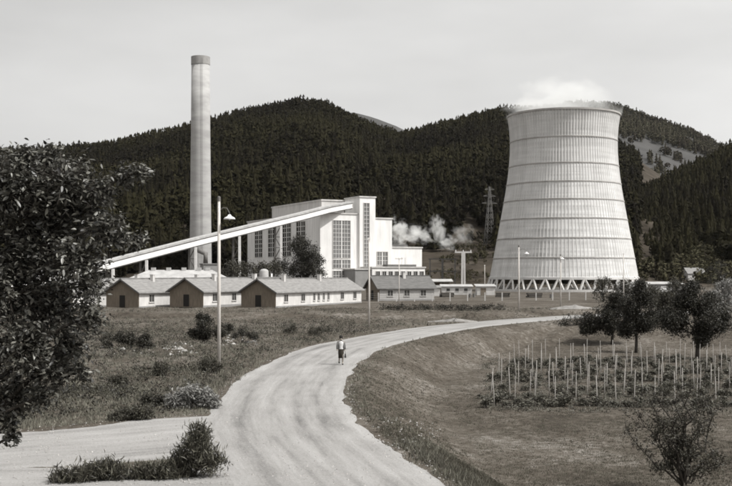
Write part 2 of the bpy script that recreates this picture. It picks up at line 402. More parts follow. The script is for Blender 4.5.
def strip(name, C, z, mat, seed, jit=.13):
    r = np.random.default_rng(seed)
    d = np.gradient(C[:, :2], axis=0); d /= np.linalg.norm(d, axis=1)[:, None]; nrm = np.stack([d[:, 1], -d[:, 0]], -1)
    k = 13; rows = []
    def rag(n):
        a = r.normal(0, 1, n + 60); f = lambda w: np.convolve(a, np.hanning(w) / np.hanning(w).sum(), 'same')[30:30 + n] * math.sqrt(w) * .5
        return f(27) * .8 + f(9) * .45
    jl, jr = rag(len(C)) * jit, rag(len(C)) * jit
    us = np.linspace(-1, 1, k)
    V = np.zeros((len(C), k, 3)); A = np.zeros((len(C), k))
    for q, u in enumerate(us):
        w = C[:, 2] * u + (jr * max(u, 0) ** 4 + jl * max(-u, 0) ** 4 * -1)
        V[:, q, :2] = C[:, :2] + nrm * w[:, None]; V[:, q, 2] = z; A[:, q] = (u + 1) / 2
    V[:, :, 2] += np.maximum(G(V[:, :, 0], V[:, :, 1]), 0) 
    V[:, 0, 2] -= .03; V[:, -1, 2] -= .03
    n = len(C); i = np.arange((n - 1) * k).reshape(n - 1, k)[:, :-1].ravel()
    me = np_mesh(name, V.reshape(-1, 3), np.stack([i, i + 1, i + k + 1, i + k], -1), mat, smooth=True)
    a = me.attributes.new('across', 'FLOAT', 'POINT'); a.data.foreach_set('value', A.ravel().astype(np.float32))
    arc = np.concatenate([[0], np.cumsum(np.hypot(*np.diff(C[:, :2], axis=0).T))])
    a = me.attributes.new('lane', 'FLOAT_VECTOR', 'POINT'); a.data.foreach_set('vector', np.stack([A * 6, np.repeat(arc[:, None], k, 1) * .07, np.zeros_like(A)], -1).ravel().astype(np.float32))
    o = link(name, me); o['kind'] = 'structure'; return o
strip('road', ROADC, .020, M['road'], 3)
strip('side_road', SIDE, .014, M['side'], 4, .2)
strip('road_apron', APRON, .008, M['side'], 5, .2)

# ---------------------------------------------------------------- vegetation helpers
def leaf_arrays(P, length, aspect, r, droop=0.0, flat=.0, fold=.12):
    """one folded four-point leaf at each point of P"""
    n = len(P); L = length * r.uniform(.65, 1.25, n)
    d = r.normal(0, 1, (n, 3)); d[:, 2] = d[:, 2] * (1 - flat) - droop; d /= np.linalg.norm(d, axis=1)[:, None]
    u = r.normal(0, 1, (n, 3)); u[:, 2] += flat * 2
    s = np.cross(d, u); s /= np.linalg.norm(s, axis=1)[:, None] + 1e-9; nn = np.cross(s, d)
    w = L * aspect / 2
    a = P; b = P + d * (L * .45)[:, None] + s * w[:, None] + nn * (L * fold)[:, None]; c = P + d * L[:, None]; e = P + d * (L * .45)[:, None] - s * w[:, None] + nn * (L * fold)[:, None]
    V = np.stack([a, b, c, e], 1).reshape(-1, 3); k = np.arange(n) * 4
    F = np.stack([np.stack([k, k + 1, k + 2], -1), np.stack([k, k + 2, k + 3], -1)], 1).reshape(-1, 3)
    return V, F, np.repeat(r.uniform(0, 1, n), 2)
def big_leaf_arrays(P, length, aspect, r, droop=.2):
    n = len(P); L = length * r.uniform(.6, 1.3, n)
    d = r.normal(0, 1, (n, 3)); d[:, 2] = d[:, 2] * .6 - droop; d /= np.linalg.norm(d, axis=1)[:, None]
    u = r.normal(0, .7, (n, 3)); u[:, 2] += 1
    s = np.cross(d, u); s /= np.linalg.norm(s, axis=1)[:, None] + 1e-9; nn = np.cross(s, d)
    w = (L * aspect / 2)[:, None]; L = L[:, None]; cv_ = r.normal(-.06, .06, n)[:, None]
    pts = [P, P + d * L * .28 + s * w * .85 + nn * L * .05, P + d * L * .62 + s * w * .8 + nn * L * .04, P + d * L + nn * L * cv_, P + d * L * .62 - s * w * .8 + nn * L * .04, P + d * L * .28 - s * w * .85 + nn * L * .05, P + d * L * .45]
    V = np.stack(pts, 1).reshape(-1, 3); k = (np.arange(n) * 7)[:, None, None]
    F = (np.array([(0, 1, 6), (1, 2, 6), (2, 3, 6), (3, 4, 6), (4, 5, 6), (5, 0, 6)])[None] + k).reshape(-1, 3)
    return V, F, np.repeat(r.uniform(0, 1, n), 6)
def clump_points(blobs, per, clumps, spread, r):
    """blobs: (cx,cy,cz,rx,ry,rz); leaves gather in clumps spread through each blob, more towards its outside"""
    out = []
    for (cx, cy, cz, rx, ry, rz) in blobs:
        d = r.normal(0, 1, (clumps, 3)); d /= np.linalg.norm(d, axis=1)[:, None]
        rad = r.uniform(.35, 1.0, clumps) ** .6
        c = d * rad[:, None] * np.array([rx, ry, rz]) + np.array([cx, cy, cz])
        p = np.repeat(c, per, 0) + r.normal(0, 1, (clumps * per, 3)) * spread
        out.append(p)
    return np.concatenate(out)
def crown(name, blobs, parent, mat, r, per=14, clumps=40, spread=.18, leaf=.14, aspect=.5, **kw):
    P = clump_points(blobs, per, clumps, spread, r)
    V, F, T = leaf_arrays(P, leaf, aspect, r, **kw)
    return link(name, np_mesh(name, V, F, mat, T), parent)
def limb(mb, p, q, r0, r1, r, sag=.12, n=6, seg=4):
    p, q = Vector(p), Vector(q); L = (q - p).length; pts = []; rad = []
    for k in range(seg + 1):
        t = k / seg; j = Vector(r.normal(0, 1, 3)) * L * .04 * (1 if 0 < k < seg else 0)
        pts.append(p.lerp(q, t) + Vector((0, 0, L * sag * math.sin(math.pi * t))) + j); rad.append(r0 + (r1 - r0) * t)
    mb.tube(pts, rad, n); return pts
def tree(name, label, loc, blobs, r, mat, trunk_r, trunk_h, group=None, cat='tree', lean=(0, 0), **kw):
    t = thing(name, label, cat, loc, 0, group)
    top = (lean[0], lean[1], trunk_h)
    mb = MB(); mb.tube([(0, 0, -.25), (top[0] * .3 + .03, top[1] * .3, trunk_h * .3), (top[0] * .7 + .05, .02, trunk_h * .7), top], [trunk_r * 1.2, trunk_r, trunk_r * .85, trunk_r * .8], 9)
    for b in blobs:
        c = Vector(b[:3]); limb(mb, (top[0], top[1], trunk_h * r.uniform(.75, 1)), c, trunk_r * .5, trunk_r * .15, r, .08, 6)
        for k in range(4):
            e = c + Vector((r.uniform(-.8, .8) * b[3], r.uniform(-.8, .8) * b[4], r.uniform(-.3, .9) * b[5])); limb(mb, c, e, trunk_r * .16, trunk_r * .05, r, .05, 4, 3)
    mb.build('trunk', M['bark'], t, True)
    bl = list(blobs)
    for b in blobs:
        for k in range(3): f_ = r.uniform(.35, .6); bl.append((b[0] + r.uniform(-1.2, 1.2) * b[3], b[1] + r.uniform(-1, 1) * b[4], max(b[2] + r.uniform(-1.5, .7) * b[5], trunk_h * .8), b[3] * f_, b[4] * f_, b[5] * f_))
    crown('crown', bl, t, mat, r, **kw)
    return t
def shrub(label, loc, blobs, r, mat, group=None, stems=7, name='shrub', cat='shrub', stem_r=.02, **kw):
    t = thing(name, label, cat, loc, 0, group)
    mb = MB()
    for k in range(stems):
        b = blobs[k % len(blobs)]
        e = Vector((b[0] + r.uniform(-.7, .7) * b[3], b[1] + r.uniform(-.7, .7) * b[4], b[2] + r.uniform(-.2, .9) * b[5]))
        limb(mb, (r.normal(0, .06), r.normal(0, .06), -.08), e, stem_r, stem_r * .35, r, .03, 4, 3)
    mb.build('stem', M['bark'], t, True)
    crown('foliage', blobs, t, mat, r, **kw)
    return t

# ---------------------------------------------------------------- forest on the hills (far-off wood)
def conifer_template(r, tiers=6, n=9):
    V, F = [], []
    for k in range(tiers):
        t = k / tiers; base = .08 + t * .86; h = .30 * (1 - t * .45); rad = .2 * (1 - t) ** .8 + .02; b0 = len(V); ph = r.uniform(0, 6)
        V.append((r.normal(0, .006), r.normal(0, .006), min(base + h, 1.0)))
        for q in range(n):
            a = ph + 2 * math.pi * q / n; rr = rad * (r.uniform(.9, 1.2) if q % 2 else r.uniform(.5, .75)); V.append((rr * math.cos(a), rr * math.sin(a), base - (.03 if q % 2 else -.03) + r.normal(0, .012)))
        for q in range(n): F.append((b0, b0 + 1 + q, b0 + 1 + (q + 1) % n))
    return np.array(V), np.array(F)
def broad_template(r, cnt=95, big=1.0):
    V, F = [], []
    for k in range(cnt):
        d = r.normal(0, 1, 3); d /= np.linalg.norm(d); c = d * np.array([.27, .27, .36]) * r.uniform(.55, 1) + np.array([0, 0, .58])
        n = d + r.normal(0, .45, 3); n /= np.linalg.norm(n); u = np.cross(n, r.normal(0, 1, 3)); u /= np.linalg.norm(u); w = np.cross(n, u); s = r.uniform(.05, .12) * big; b = len(V)
        for a in (0, 2.1, 4.2): V.append(c + s * (math.cos(a) * u + math.sin(a) * w))
        F.append((b, b + 1, b + 2))
    return np.array(V), np.array(F)
TEMPL = [conifer_template(rng) for _ in range(5)] + [broad_template(rng) for _ in range(3)] + [conifer_template(rng, 4, 7) for _ in range(5)] + [broad_template(rng, 42, 1.35) for _ in range(3)]
def scatter(name, H, px0, px1, d0, d1, n, keep, hmin, hmax, mat, broad, label, seed, tone_noise):
    r = np.random.default_rng(seed)
    d = np.sqrt(r.uniform(d0 ** 2, d1 ** 2, n)); px = r.uniform(px0, px1, n); x = (px - 366) / FPX * d
    z = H(x, d); m = keep(px, d, z, x) & (z > -.4); x, d, z, px = x[m], d[m], z[m], px[m]; n = len(x)
    h = r.uniform(hmin, hmax, n) * (1 + .18 * np.sin(x * .03) * np.sin(d * .025)); rot = r.uniform(0, 6.283, n); wd = r.uniform(.85, 1.35, n)
    isb = r.uniform(0, 1, n) < broad * (.5 + .9 * (np.sin(x * .013 + 1) * np.sin(d * .011) > -.1))
    kind = np.where(isb, 5 + r.integers(0, 3, n), r.integers(0, 5, n))
    kind = kind + 8 * ((d > 820) | (hmax < 9))
    tn = np.clip(.45 + .3 * np.sin(x * .02 + tone_noise) * np.sin(d * .016 + 1) + r.normal(0, .22, n) + .12 * isb + .22 * (np.sin(x * .009 + d * .006) * np.sin(d * .012 - x * .005) > .2), 0, 1)
    Vs, Fs, Ts = [], [], []; base = 0
    for k, (tv, tf) in enumerate(TEMPL):
        q = np.where(kind == k)[0]
        if not len(q): continue
        sc = h[q] * (.8 if k % 8 >= 5 else 1); c, s = np.cos(rot[q]), np.sin(rot[q])
        vx = tv[None, :, 0] * (sc * wd[q])[:, None]; vy = tv[None, :, 1] * (sc * wd[q])[:, None]; vz = tv[None, :, 2] * sc[:, None]
        VV = np.stack([vx * c[:, None] - vy * s[:, None] + x[q][:, None], vx * s[:, None] + vy * c[:, None] + d[q][:, None], vz + z[q][:, None]], -1)
        Vs.append(VV.reshape(-1, 3)); Fs.append((tf[None] + (np.arange(len(q)) * len(tv))[:, None, None]).reshape(-1, 3) + base)
        Ts.append(np.clip(np.repeat(tn[q], len(tf)) + r.normal(0, .08, len(q) * len(tf)), 0, 1)); base += len(q) * len(tv)
    o = link(name, np_mesh(name, np.concatenate(Vs), np.concatenate(Fs), mat, np.concatenate(Ts)))
    tag(o, label, 'forest', None, 'stuff'); return o
def keepA(px, d, z, x):
    sy = HORIZON - (z - EYE) / d * FPX
    clear = (px > 392) & (px < 512) & (sy > 238 + 14 * np.sin(px * .09)) 
    return ~clear & (d > 462 + 20 * np.sin(px * .05))
def keepC(px, d, z, x):
    sy = HORIZON - (z - EYE) / d * FPX
    return (d > 520 + 25 * np.sin(px * .11)) & (px > 596)
def keepB(px, d, z, x):
    sy = HORIZON - (z - EYE) / d * FPX
    top = np.interp(px, [p[0] for p in SKY_B], [p[1] for p in SKY_B])
    field = (sy > top + 34 - .14 * (px - 615)) & (sy < top + 70)
    return ~field | (np.sin(x * .05 + d * .02) * np.sin(d * .013 - x * .03) > .62)
scatter('forest', HA, -60, 640, 455, 1290, 26500, keepA, 7, 18, M['forest'], .42, 'dark conifer wood covering the long hill behind the power plant', 11, 0)
scatter('forest', HC, 560, 820, 455, 930, 4600, keepC, 7, 17, M['forest'], .15, 'lighter conifer wood on the steep slope to the right of the cooling tower', 12, 2)
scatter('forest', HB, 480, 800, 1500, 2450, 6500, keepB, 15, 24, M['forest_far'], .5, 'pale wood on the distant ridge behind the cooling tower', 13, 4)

def keepS(px, d, z, x):
    sy = HORIZON - (z - EYE) / d * FPX
    return (px < 512) & (sy > 232) & (np.sin(x * .11 + d * .05) * np.sin(d * .09 - x * .04) > .05)
scatter('scrub', HA, 385, 515, 440, 620, 900, keepS, 2.0, 5.0, M['scrub'], 2, 'rough scrub on the open slope between power house and cooling tower', 14, 1)
scatter('scrub', HC, 590, 800, 458, 560, 1500, lambda px, d, z, x: d < 548, 3.0, 8.0, M['scrub'], 2, 'mixed scrub at the foot of the wooded slope to the right of the tower', 15, 3)

# ---------------------------------------------------------------- cooling tower
TX, TY = PX(563.3, 345), 345.0
PROF = [(4.2, 23.95), (10, 22.85), (16.7, 21.6), (23, 20.45), (29.8, 19.25), (36.4, 18.15), (42, 17.5), (46.3, 17.3), (51, 17.4), (54.5, 17.75), (57.6, 18.2)]
pz = np.array([p[0] for p in PROF]); pr = np.array([p[1] for p in PROF])
cf = np.polyfit(pz, pr, 4)
def tr_(z): return float(np.polyval(cf, z))
ct = thing('cooling_tower', 'huge pale concrete hyperbolic cooling tower with steam at its rim', 'cooling tower', (TX, TY, 0))
zs = np.linspace(4.2, 57.4, 40)
outer = [(tr_(z), z) for z in zs]; inner = [(tr_(z) - .35, z) for z in zs[::-1]]
MB().lathe(outer + inner + [outer[0]], 160).build('shell', M['tower'], ct, True)
NR = 120
mb = MB()
for k in range(NR):
    a = 2 * math.pi * k / NR; c, s = math.cos(a), math.sin(a); b0 = len(mb.v); zz = zs[::3]
    for z in zz:
        r0 = tr_(z)
        for (dr, dt) in ((-.05, -.2), (.09, -.1), (.09, .1), (-.05, .2)):
            mb.v.append(((r0 + dr) * c - dt * s, (r0 + dr) * s + dt * c, z))
    for q in range(len(zz) - 1):
        for e in range(3):
            i0 = b0 + q * 4 + e; mb.f.append((i0, i0 + 1, i0 + 5, i0 + 4))
ribs = mb.build('ribs', M['tower_rib'], ct); ribs['kind'] = 'stuff'
for y in (134.3, 161, 180, 198, 217.4, 237.5, 257.5):
    z = EYE + (HORIZON - y) / FPX * (TY - 20); r0 = tr_(z)
    MB().lathe([(r0 - .1, z - .24), (r0 + .24, z - .2), (r0 + .24, z + .12), (r0 - .1, z + .2)], 160).build('ring', M['tower_ring'], ct)
r0 = tr_(57.4)
MB().lathe([(r0 - .2, 56.9), (r0 + .26, 56.9), (r0 + .28, 57.45), (r0 - .5, 57.5), (r0 - .5, 56.9), (r0 - .2, 56.9)], 160).build('rim', M['tower_ring'], ct)
r0 = tr_(4.2)
MB().lathe([(r0 - .6, 3.75), (r0 + .3, 3.75), (r0 + .3, 4.5), (r0 - .1, 4.6)], 160).build('base_beam', M['tower_rib'], ct)
NL = 38
legmb = None
for k in range(NL):
    for s in (-1, 1):
        a0 = 2 * math.pi * (k + .5) / NL; a1 = a0 + s * math.pi / NL * .94
        p = Vector(((r0 + 1.35) * math.cos(a0 + s * .012), (r0 + 1.35) * math.sin(a0 + s * .012), 0.2)); q = Vector((r0 * math.cos(a1), r0 * math.sin(a1), 3.95))
        MB().bar(p, q, .52, .52).build('leg', M['concrete_post'], ct)
MB().lathe([(26.6, -.2), (26.6, .75), (26.2, .75), (26.2, -.2)], 96).build('basin_wall', M['concrete_post'], ct)
MB().lathe([(0.01, .3), (22.6, .3)], 48).build('basin_water', M['glass'], ct)
mb = MB()
for k in range(24): # dark packing inside the mouth
    a = 2 * math.pi * k / 24; mb.bar((0, 0, 3.4), (21.5 * math.cos(a), 21.5 * math.sin(a), 3.4), .3, 2.2)
mb.build('cooling_packing', M['timber'], ct)

# ---------------------------------------------------------------- chimney
CX = PX(200.6, 400)
ch = thing('chimney', 'tall round pale concrete chimney with darker band at the top', 'chimney', (CX, 400, 0))
ctop = EYE + (HORIZON - 57) / FPX * 400
MB().lathe([(4.35, -.3), (4.25, 4), (3.95, 30), (3.65, 60), (3.45, ctop - 3), (3.1, ctop - 3)], 48).build('shaft', M['chimney'], ch, True)
MB().lathe([(3.4, ctop - 3.1), (3.58, ctop - 3.0), (3.58, ctop), (2.9, ctop), (2.9, ctop - 3.1), (3.4, ctop - 3.1)], 48).build('cap', M['chimney_cap'], ch)
mb = MB(); mb.bar((.9, -4.2, 0), (.7, -3.52, ctop - 1), .05); mb.bar((1.4, -4.1, 0), (1.2, -3.42, ctop - 1), .05)
mb.build('ladder', M['steel'], ch)
fl = thing('flue_house', 'small grey flue house with duct at the foot of the chimney', 'building', (CX + 5, 390, 0), R(20))
MB().box(-3, 3, -3, 3, 0, 9).build('wall', M['grey_wall'], fl); MB().box(-3.3, 3.3, -3.3, 3.3, 9.02, 9.4).build('roof', M['roof'], fl)
MB().tube([(-2, -2, 9.4), (-2, -2, 13), (-4.5, 2, 14.5)], .9, 12).build('duct', M['steel'], fl, True)

# ---------------------------------------------------------------- power house
PH = thing('power_house', 'tall white power house with big gridded windows and a slim stair tower', 'building', (-16.6, 380, 0), math.atan2(.45, .89))
def block(name, x0, x1, y0, y1, z0, z1, mat=None, roof=True, over=.3, th=.5):
    w = MB().box(x0, x1, y0, y1, z0, z1).build(name, mat or M['plaster'], PH)
    if roof: MB().box(x0 - over, x1 + over, y0 - over, y1 + over, z1 + .003, z1 + th).build('roof_slab', M['plaster_dim'], w)
    return w
main_b = block('boiler_house', 0, 15.5, 0, 75, 0, 27.4)
stair = block('stair_tower', 15.52, 22, -1.0, 11.5, 0, 33.7)
block('bunker_gallery', 6, 15.4, 12, 62, 27.95, 33.0, M['plaster_dim'])
mid = block('middle_block', 22.02, 29.5, 0, 40, 0, 26)
hall = block('turbine_hall', 29.52, 43, 1, 30, 0, 15.3)
annex = block('annex', 16.02, 38, -10, -1.02, 0, 7.7)
porch = block('porch', 9.5, 16, -9.4, -.02, 0, 7.0, M['grey_wall'])
def grid_window(parent, face, a0, a1, z0, z1, cols, rows, off, bars=.14, depth=.12, glass='glass_grey', split=()):
    """window on the face y=off ('y') or x=off ('x'); a is the coordinate along the wall"""
    def bx(mb, p0, p1, q0, q1, d0, d1):
        if face == 'y': mb.box(p0, p1, off - d1, off - d0, q0, q1)
        else: mb.box(off - d1, off - d0, p0, p1, q0, q1)
    mb = MB(); bx(mb, a0, a1, z0, z1, .004, .04); w = mb.build('window', M[glass], parent)
    mb = MB()
    for (p0, p1, q0, q1) in ((a0 - .2, a0, z0 - .2, z1 + .2), (a1, a1 + .2, z0 - .2, z1 + .2), (a0, a1, z1, z1 + .2), (a0, a1, z0 - .2, z0)): bx(mb, p0, p1, q0, q1, .004, .2)
    mb.build('frame', M['plaster_dim'], w)
    mb = MB()
    for k in range(1, cols):
        x = a0 + (a1 - a0) * k / cols; t = bars * (3.2 if k in split else 1); bx(mb, x - t / 2, x + t / 2, z0, z1, .045, depth)
    mb.build('mullion', M['frame'], w) if cols > 1 else None
    mb = MB()
    for k in range(1, rows):
        z = z0 + (z1 - z0) * k / rows; bx(mb, a0, a1, z - bars / 2, z + bars / 2, .045, depth - .01)
    if rows > 1: mb.build('transom', M['frame'], w)
    return w
grid_window(main_b, 'y', 5.15, 12.05, 11.4, 25.0, 6, 9, 0, split=(3,))
grid_window(main_b, 'y', 5.15, 12.05, 7.7, 10.6, 6, 2, 0, split=(3,))
grid_window(main_b, 'y', 5.15, 12.05, 3.3, 6.6, 6, 2, 0, split=(3,))
for yc in (17.5, 31.3, 46.5, 61.6): grid_window(main_b, 'x', yc - 4.2, yc + 4.2, 12.5, 25.2, 4, 7, 0, bars=.2, glass='glass', split=(2,))
grid_window(stair, 'y', 17.2, 19.4, 8, 31.6, 2, 16, -1.0)
grid_window(mid, 'y', 23.2, 27.6, 8.9, 13.7, 4, 3, 0, split=(2,))
for k in range(8):
    x = 17.6 + k * 2.6; grid_window(annex, 'y', x, x + 1.5, 4.8, 6.4, 2, 1, -10, bars=.1, glass='glass')
mb = MB(); mb.box(30, 38, 3, 9, 15.85, 16.6); mb.box(24, 36, -7, -3, 8.25, 9.0); mb.build('roof_vents', M['roof_dark'], PH)
mb = MB(); mb.tube([(31.5, -4, 9.0), (31.5, -4, 11.6), (33, -4, 11.6), (33, -4, 9.0)], .16, 8); mb.build('vent_pipe', M['steel_pale'], PH)

# ---------------------------------------------------------------- coal conveyor
CP = [(-97, 273.6, 1.4), (-76, 300, 7.9), (-52.2, 330, 16.2), (-23.1, 366.5, 25.8), (-14, 378, 29.0), (-6.0, 388, 31.2)]
CP = [Vector(p) for p in CP]
cv = thing('coal_conveyor', 'long pale enclosed conveyor gallery sloping up to the power house', 'conveyor', (-76, 300, 0))
O = Vector((-76, 300, 0)); adir = Vector((.622, .783, 0)); side = Vector((.783, -.622, 0))
def cvstrip(name, u0, u1, h0, h1, mat):
    mb = MB()
    for k in range(len(CP) - 1):
        vs = []
        for p in (CP[k], CP[k + 1]):
            q = p - O
            for (u, h) in ((u0, h0), (u1, h0), (u1, h1), (u0, h1)): vs.append(q + side * u + Vector((0, 0, h)))
        fs = [(0, 1, 5, 4), (1, 2, 6, 5), (2, 3, 7, 6), (3, 0, 4, 7)]
        if k == 0: fs.append((3, 2, 1, 0))
        if k == len(CP) - 2: fs.append((4, 5, 6, 7))
        mb.add(vs, fs)
    return mb.build(name, mat, cv)
cvstrip('gallery_wall', -1.5, 1.5, -1.35, .2, M['plaster'])
cvstrip('window_band', -1.45, 1.45, .203, .5, M['glass'])
cvstrip('roof', -1.75, 1.75, .503, 1.1, M['roof_pale'])
cvstrip('floor_beam', -1.2, 1.2, -1.7, -1.353, M['grey_wall'])
def conv_at(px):
    for k in range(len(CP) - 1):
        for t in np.linspace(0, 1, 200):
            p = CP[k].lerp(CP[k + 1], t)
            if 366 + FPX * p.x / p.y >= px: return p
for px in (110, 144, 193, 236.5, 278.5):
    p = conv_at(px); t = MB(); h = p.z - 1.72
    q = p - O
    tr = bpy.data.objects.new('trestle', None); COL.objects.link(tr); tr.parent = cv; tr.location = (q.x, q.y, 0)
    for (u, w, m) in ((1.3, .75, 'steel_pale'), (-1.9, .6, 'steel')):
        MB().bar(side * u + Vector((0, 0, -.2)), side * u * .9 + Vector((0, 0, h)), w, w).build('leg', M[m], tr)
    n = max(2, int(h / 3.4)); mb = MB()
    for k in range(n):
        z0, z1 = h * k / n, h * (k + 1) / n; a, b = (-1.6, 1.0) if k % 2 else (1.0, -1.6)
        mb.bar(side * a + Vector((0, 0, z0)), side * b + Vector((0, 0, z1)), .22); mb.bar(side * -1.6 + Vector((0, 0, z1 - .1)), side * 1.0 + Vector((0, 0, z1 - .1)), .22)
    mb.build('lattice_brace', M['steel'], tr)

# ---------------------------------------------------------------- barracks
DL = Vector((.42, .908, 0)).normalized(); BRZ = math.atan2(DL.y, DL.x)
def barrack(name, label, loc, L, W, rz, fr, eave=2.7, ridge=4.65, roof='roof', group=None, wall='limewash', gable='timber', chim=(.22, .62)):
    t = thing(name, label, 'barrack', loc, rz, group); o = .55
    MB().box(0.12, L, 0, W, 0, eave).build('wall', M[wall], t)
    g_ = MB(); g_.add([(0, -.02, 0), (0, W + .02, 0), (0, W + .02, eave), (0, W / 2, ridge - .12), (0, -.02, eave), (.118, -.02, 0), (.118, W + .02, 0), (.118, W + .02, eave), (.118, W / 2, ridge - .12), (.118, -.02, eave)],
        [(0, 1, 2, 3, 4)[::-1], (5, 6, 7, 8, 9), (0, 5, 9, 4), (1, 2, 7, 6), (2, 3, 8, 7), (3, 4, 9, 8), (0, 1, 6, 5)])
    gb = g_.build('gable_boarding', M[gable], t)
    MB().box(-.05, -.004, W / 2 - .55, W / 2 + .55, .15, 2.1).build('door', M['hair'], gb)
    MB().add([(L - .01, 0, eave), (L - .01, W, eave), (L - .01, W / 2, ridge - .12), (L - .2, 0, eave), (L - .2, W, eave), (L - .2, W / 2, ridge - .12)], [(0, 1, 2), (5, 4, 3), (0, 2, 5, 3), (1, 4, 5, 2)]).build('rear_gable', M[wall], t)
    sl = (ridge - eave) / (W / 2); e = .5
    rf = None
    for s in (0, 1):
        def yy(v): return v if s == 0 else W - v
        z0 = eave - sl * e; vs = [(-o, yy(-e), z0), (L + o, yy(-e), z0), (L + o, W / 2, ridge), (-o, W / 2, ridge)]
        vs += [(x, y, z + .16) for x, y, z in vs]
        r_ = MB().add(vs, [(0, 1, 2, 3), (7, 6, 5, 4), (0, 4, 5, 1), (1, 5, 6, 2), (2, 6, 7, 3), (3, 7, 4, 0)]).build('roof', M[roof], t)
        rf = rf or r_
        MB().bar((-o - .03, yy(-e), z0 + .05), (-o - .03, W / 2, ridge + .05), .06, .22).build('barge_board', M['roof_dark'], r_)
    MB().bar((-o, W / 2, ridge + .2), (L + o, W / 2, ridge + .2), .3, .12).build('ridge_cap', M[roof], t)
    for f in chim:
        c = MB(); c.box(L * f - .3, L * f + .3, W / 2 - .95, W / 2 - .35, ridge - .7, ridge + .75); c.box(L * f - .36, L * f + .36, W / 2 - 1.01, W / 2 - .29, ridge + .752, ridge + .86); c.build('chimney', M['plaster_dim'], rf)
    for f, w in fr:
        x = L * f; wd = MB().box(x - w / 2, x + w / 2, -.03, -.004, 1.0, 2.15).build('window', M['glass'], t)
        b = MB(); b.box(x - w / 2 - .08, x - w / 2, -.07, -.004, .92, 2.23); b.box(x + w / 2, x + w / 2 + .08, -.07, -.004, .92, 2.23); b.box(x - w / 2, x + w / 2, -.07, -.004, 2.15, 2.23); b.box(x - .03, x + .03, -.06, -.032, 1.0, 2.15); b.build('frame', M['plaster_dim'], wd)
        MB().box(x - w / 2 - .12, x + w / 2 + .12, -.16, -.004, .84, .918).build('sill', M['plaster_dim'], wd)
    MB().box(-.02, L + .04, -.06, -.001, -.1, .32).build('plinth', M['grey_wall'], t)
    return t
FR = [(.105, 1.3), (.286, 1.3), (.41, .7), (.46, .7), (.52, .7), (.575, .7), (.747, 1.3), (.91, 1.3)]
BG = 'barracks in a row before the power plant'
for (xx, dd, lab) in ((PX(275.5, 171), 171, 'white barrack with dark boarded gable, whole long side in view, beside the wooden pole'),
                      (PX(203, 171), 171, 'white barrack with dark boarded gable just behind the street lamp'),
                      (PX(138.6, 170), 170, 'white barrack with dark boarded gable below the conveyor trestle, next to the big leafy tree'),
                      (PX(72, 170), 170, 'white barrack mostly hidden behind the big leafy tree')):
    barrack('barrack', lab, (xx, dd, g(xx, dd)), 33, 6.5, BRZ, FR, group=BG)
hx, hd = PX(379, 215), 215
barrack('barrack', 'dark roofed low barrack with porch shade painted into its wall colour, before the annex windows', (hx, hd, g(hx, hd)), 12.5, 7, R(22), [(.2, 1.2), (.5, 1.2), (.8, 1.2)], 2.7, 5.0, 'roof_dark', BG, 'wall_shade_toned', chim=(.55,))

# low workshop hall behind the barracks
wx = PX(128, 238)
wk = thing('workshop_hall', 'low workshop hall with wide pale roof behind the barracks', 'building', (wx, 238, 0), R(4))
MB().box(0, 22, 0, 11, 0, 4.2).build('wall', M['plaster_dim'], wk)
for s in (0, 1):
    def yy(v): return v if s == 0 else 11 - v
    vs = [(-.6, yy(-.6), 4.1), (22.6, yy(-.6), 4.1), (18.5, 5.5, 6.3), (4, 5.5, 6.3)]; vs += [(x, y, z + .15) for x, y, z in vs]
    MB().add(vs, [(0, 1, 2, 3), (7, 6, 5, 4), (0, 4, 5, 1), (1, 5, 6, 2), (2, 6, 7, 3), (3, 7, 4, 0)]).build('roof', M['roof_pale'], wk)
for s in (0, 1):
    def xx_(v): return v if s == 0 else 22 - v
    MB().add([(xx_(-.6), -.6, 4.26), (xx_(-.6), 11.6, 4.26), (xx_(4), 5.5, 6.46)], [(0, 1, 2)]).build('roof_hip', M['roof_pale'], wk)
for x in (5, 8.5, 12, 15.5, 17.5):
    MB().box(x - .5, x + .5, 4.9, 6.1, 6.2, 7.0).build('roof_vent', M['roof_pale'], wk)

# ---------------------------------------------------------------- poles, lamps, pylons
def lamp(label, px, pyb, d, top, arm, headz, head='enamel', r=.11, group='street lamps', mat='pole_wood'):
    x = PX(px, d); z0 = g(x, d)
    t = thing('street_lamp', label, 'street lamp', (x, d, z0), 0, group); top -= z0; headz -= z0
    MB().tube([(0, 0, -.3), (0, 0, top * .5), (0, 0, top)], [r, r * .92, r * .75], 10).build('pole', M[mat], t, True)
    MB().tube([(0, 0, top), (0, 0, top + .25), (0, 0, top + .3)], [r * .9, r * .9, r * .3], 8).build('pole_cap', M['steel'], t)
    mb = MB(); s = 1 if arm > 0 else -1
    mb.tube([(0, 0, headz + .35), (arm * .35, 0, headz + .62), (arm * .75, 0, headz + .6), (arm, 0, headz + .3), (arm, 0, headz + .15)], .028, 6); mb.build('arm', M['steel'], t, True)
    sh = MB().lathe([(.05, .22), (.09, .2), (.12, .12), (.3, .03), (.36, -.06), (.33, -.06), (.1, .08), (.01, .1)], 16).build('lamp_shade', M[head], t, True, (arm, 0, headz))
    MB().lathe([(.01, -.12), (.06, -.1), (.07, -.02), (.04, .06)], 10).build('bulb', M['enamel'], sh, True)
    for q in (0, .28): MB().tube([(-.0, -r - .02, top - .4 - q), (0, -r - .12, top - .38 - q), (0, -r - .12, top - .2 - q)], [.02, .02, .05], 6).build('insulator', M['enamel'], t)
    return t
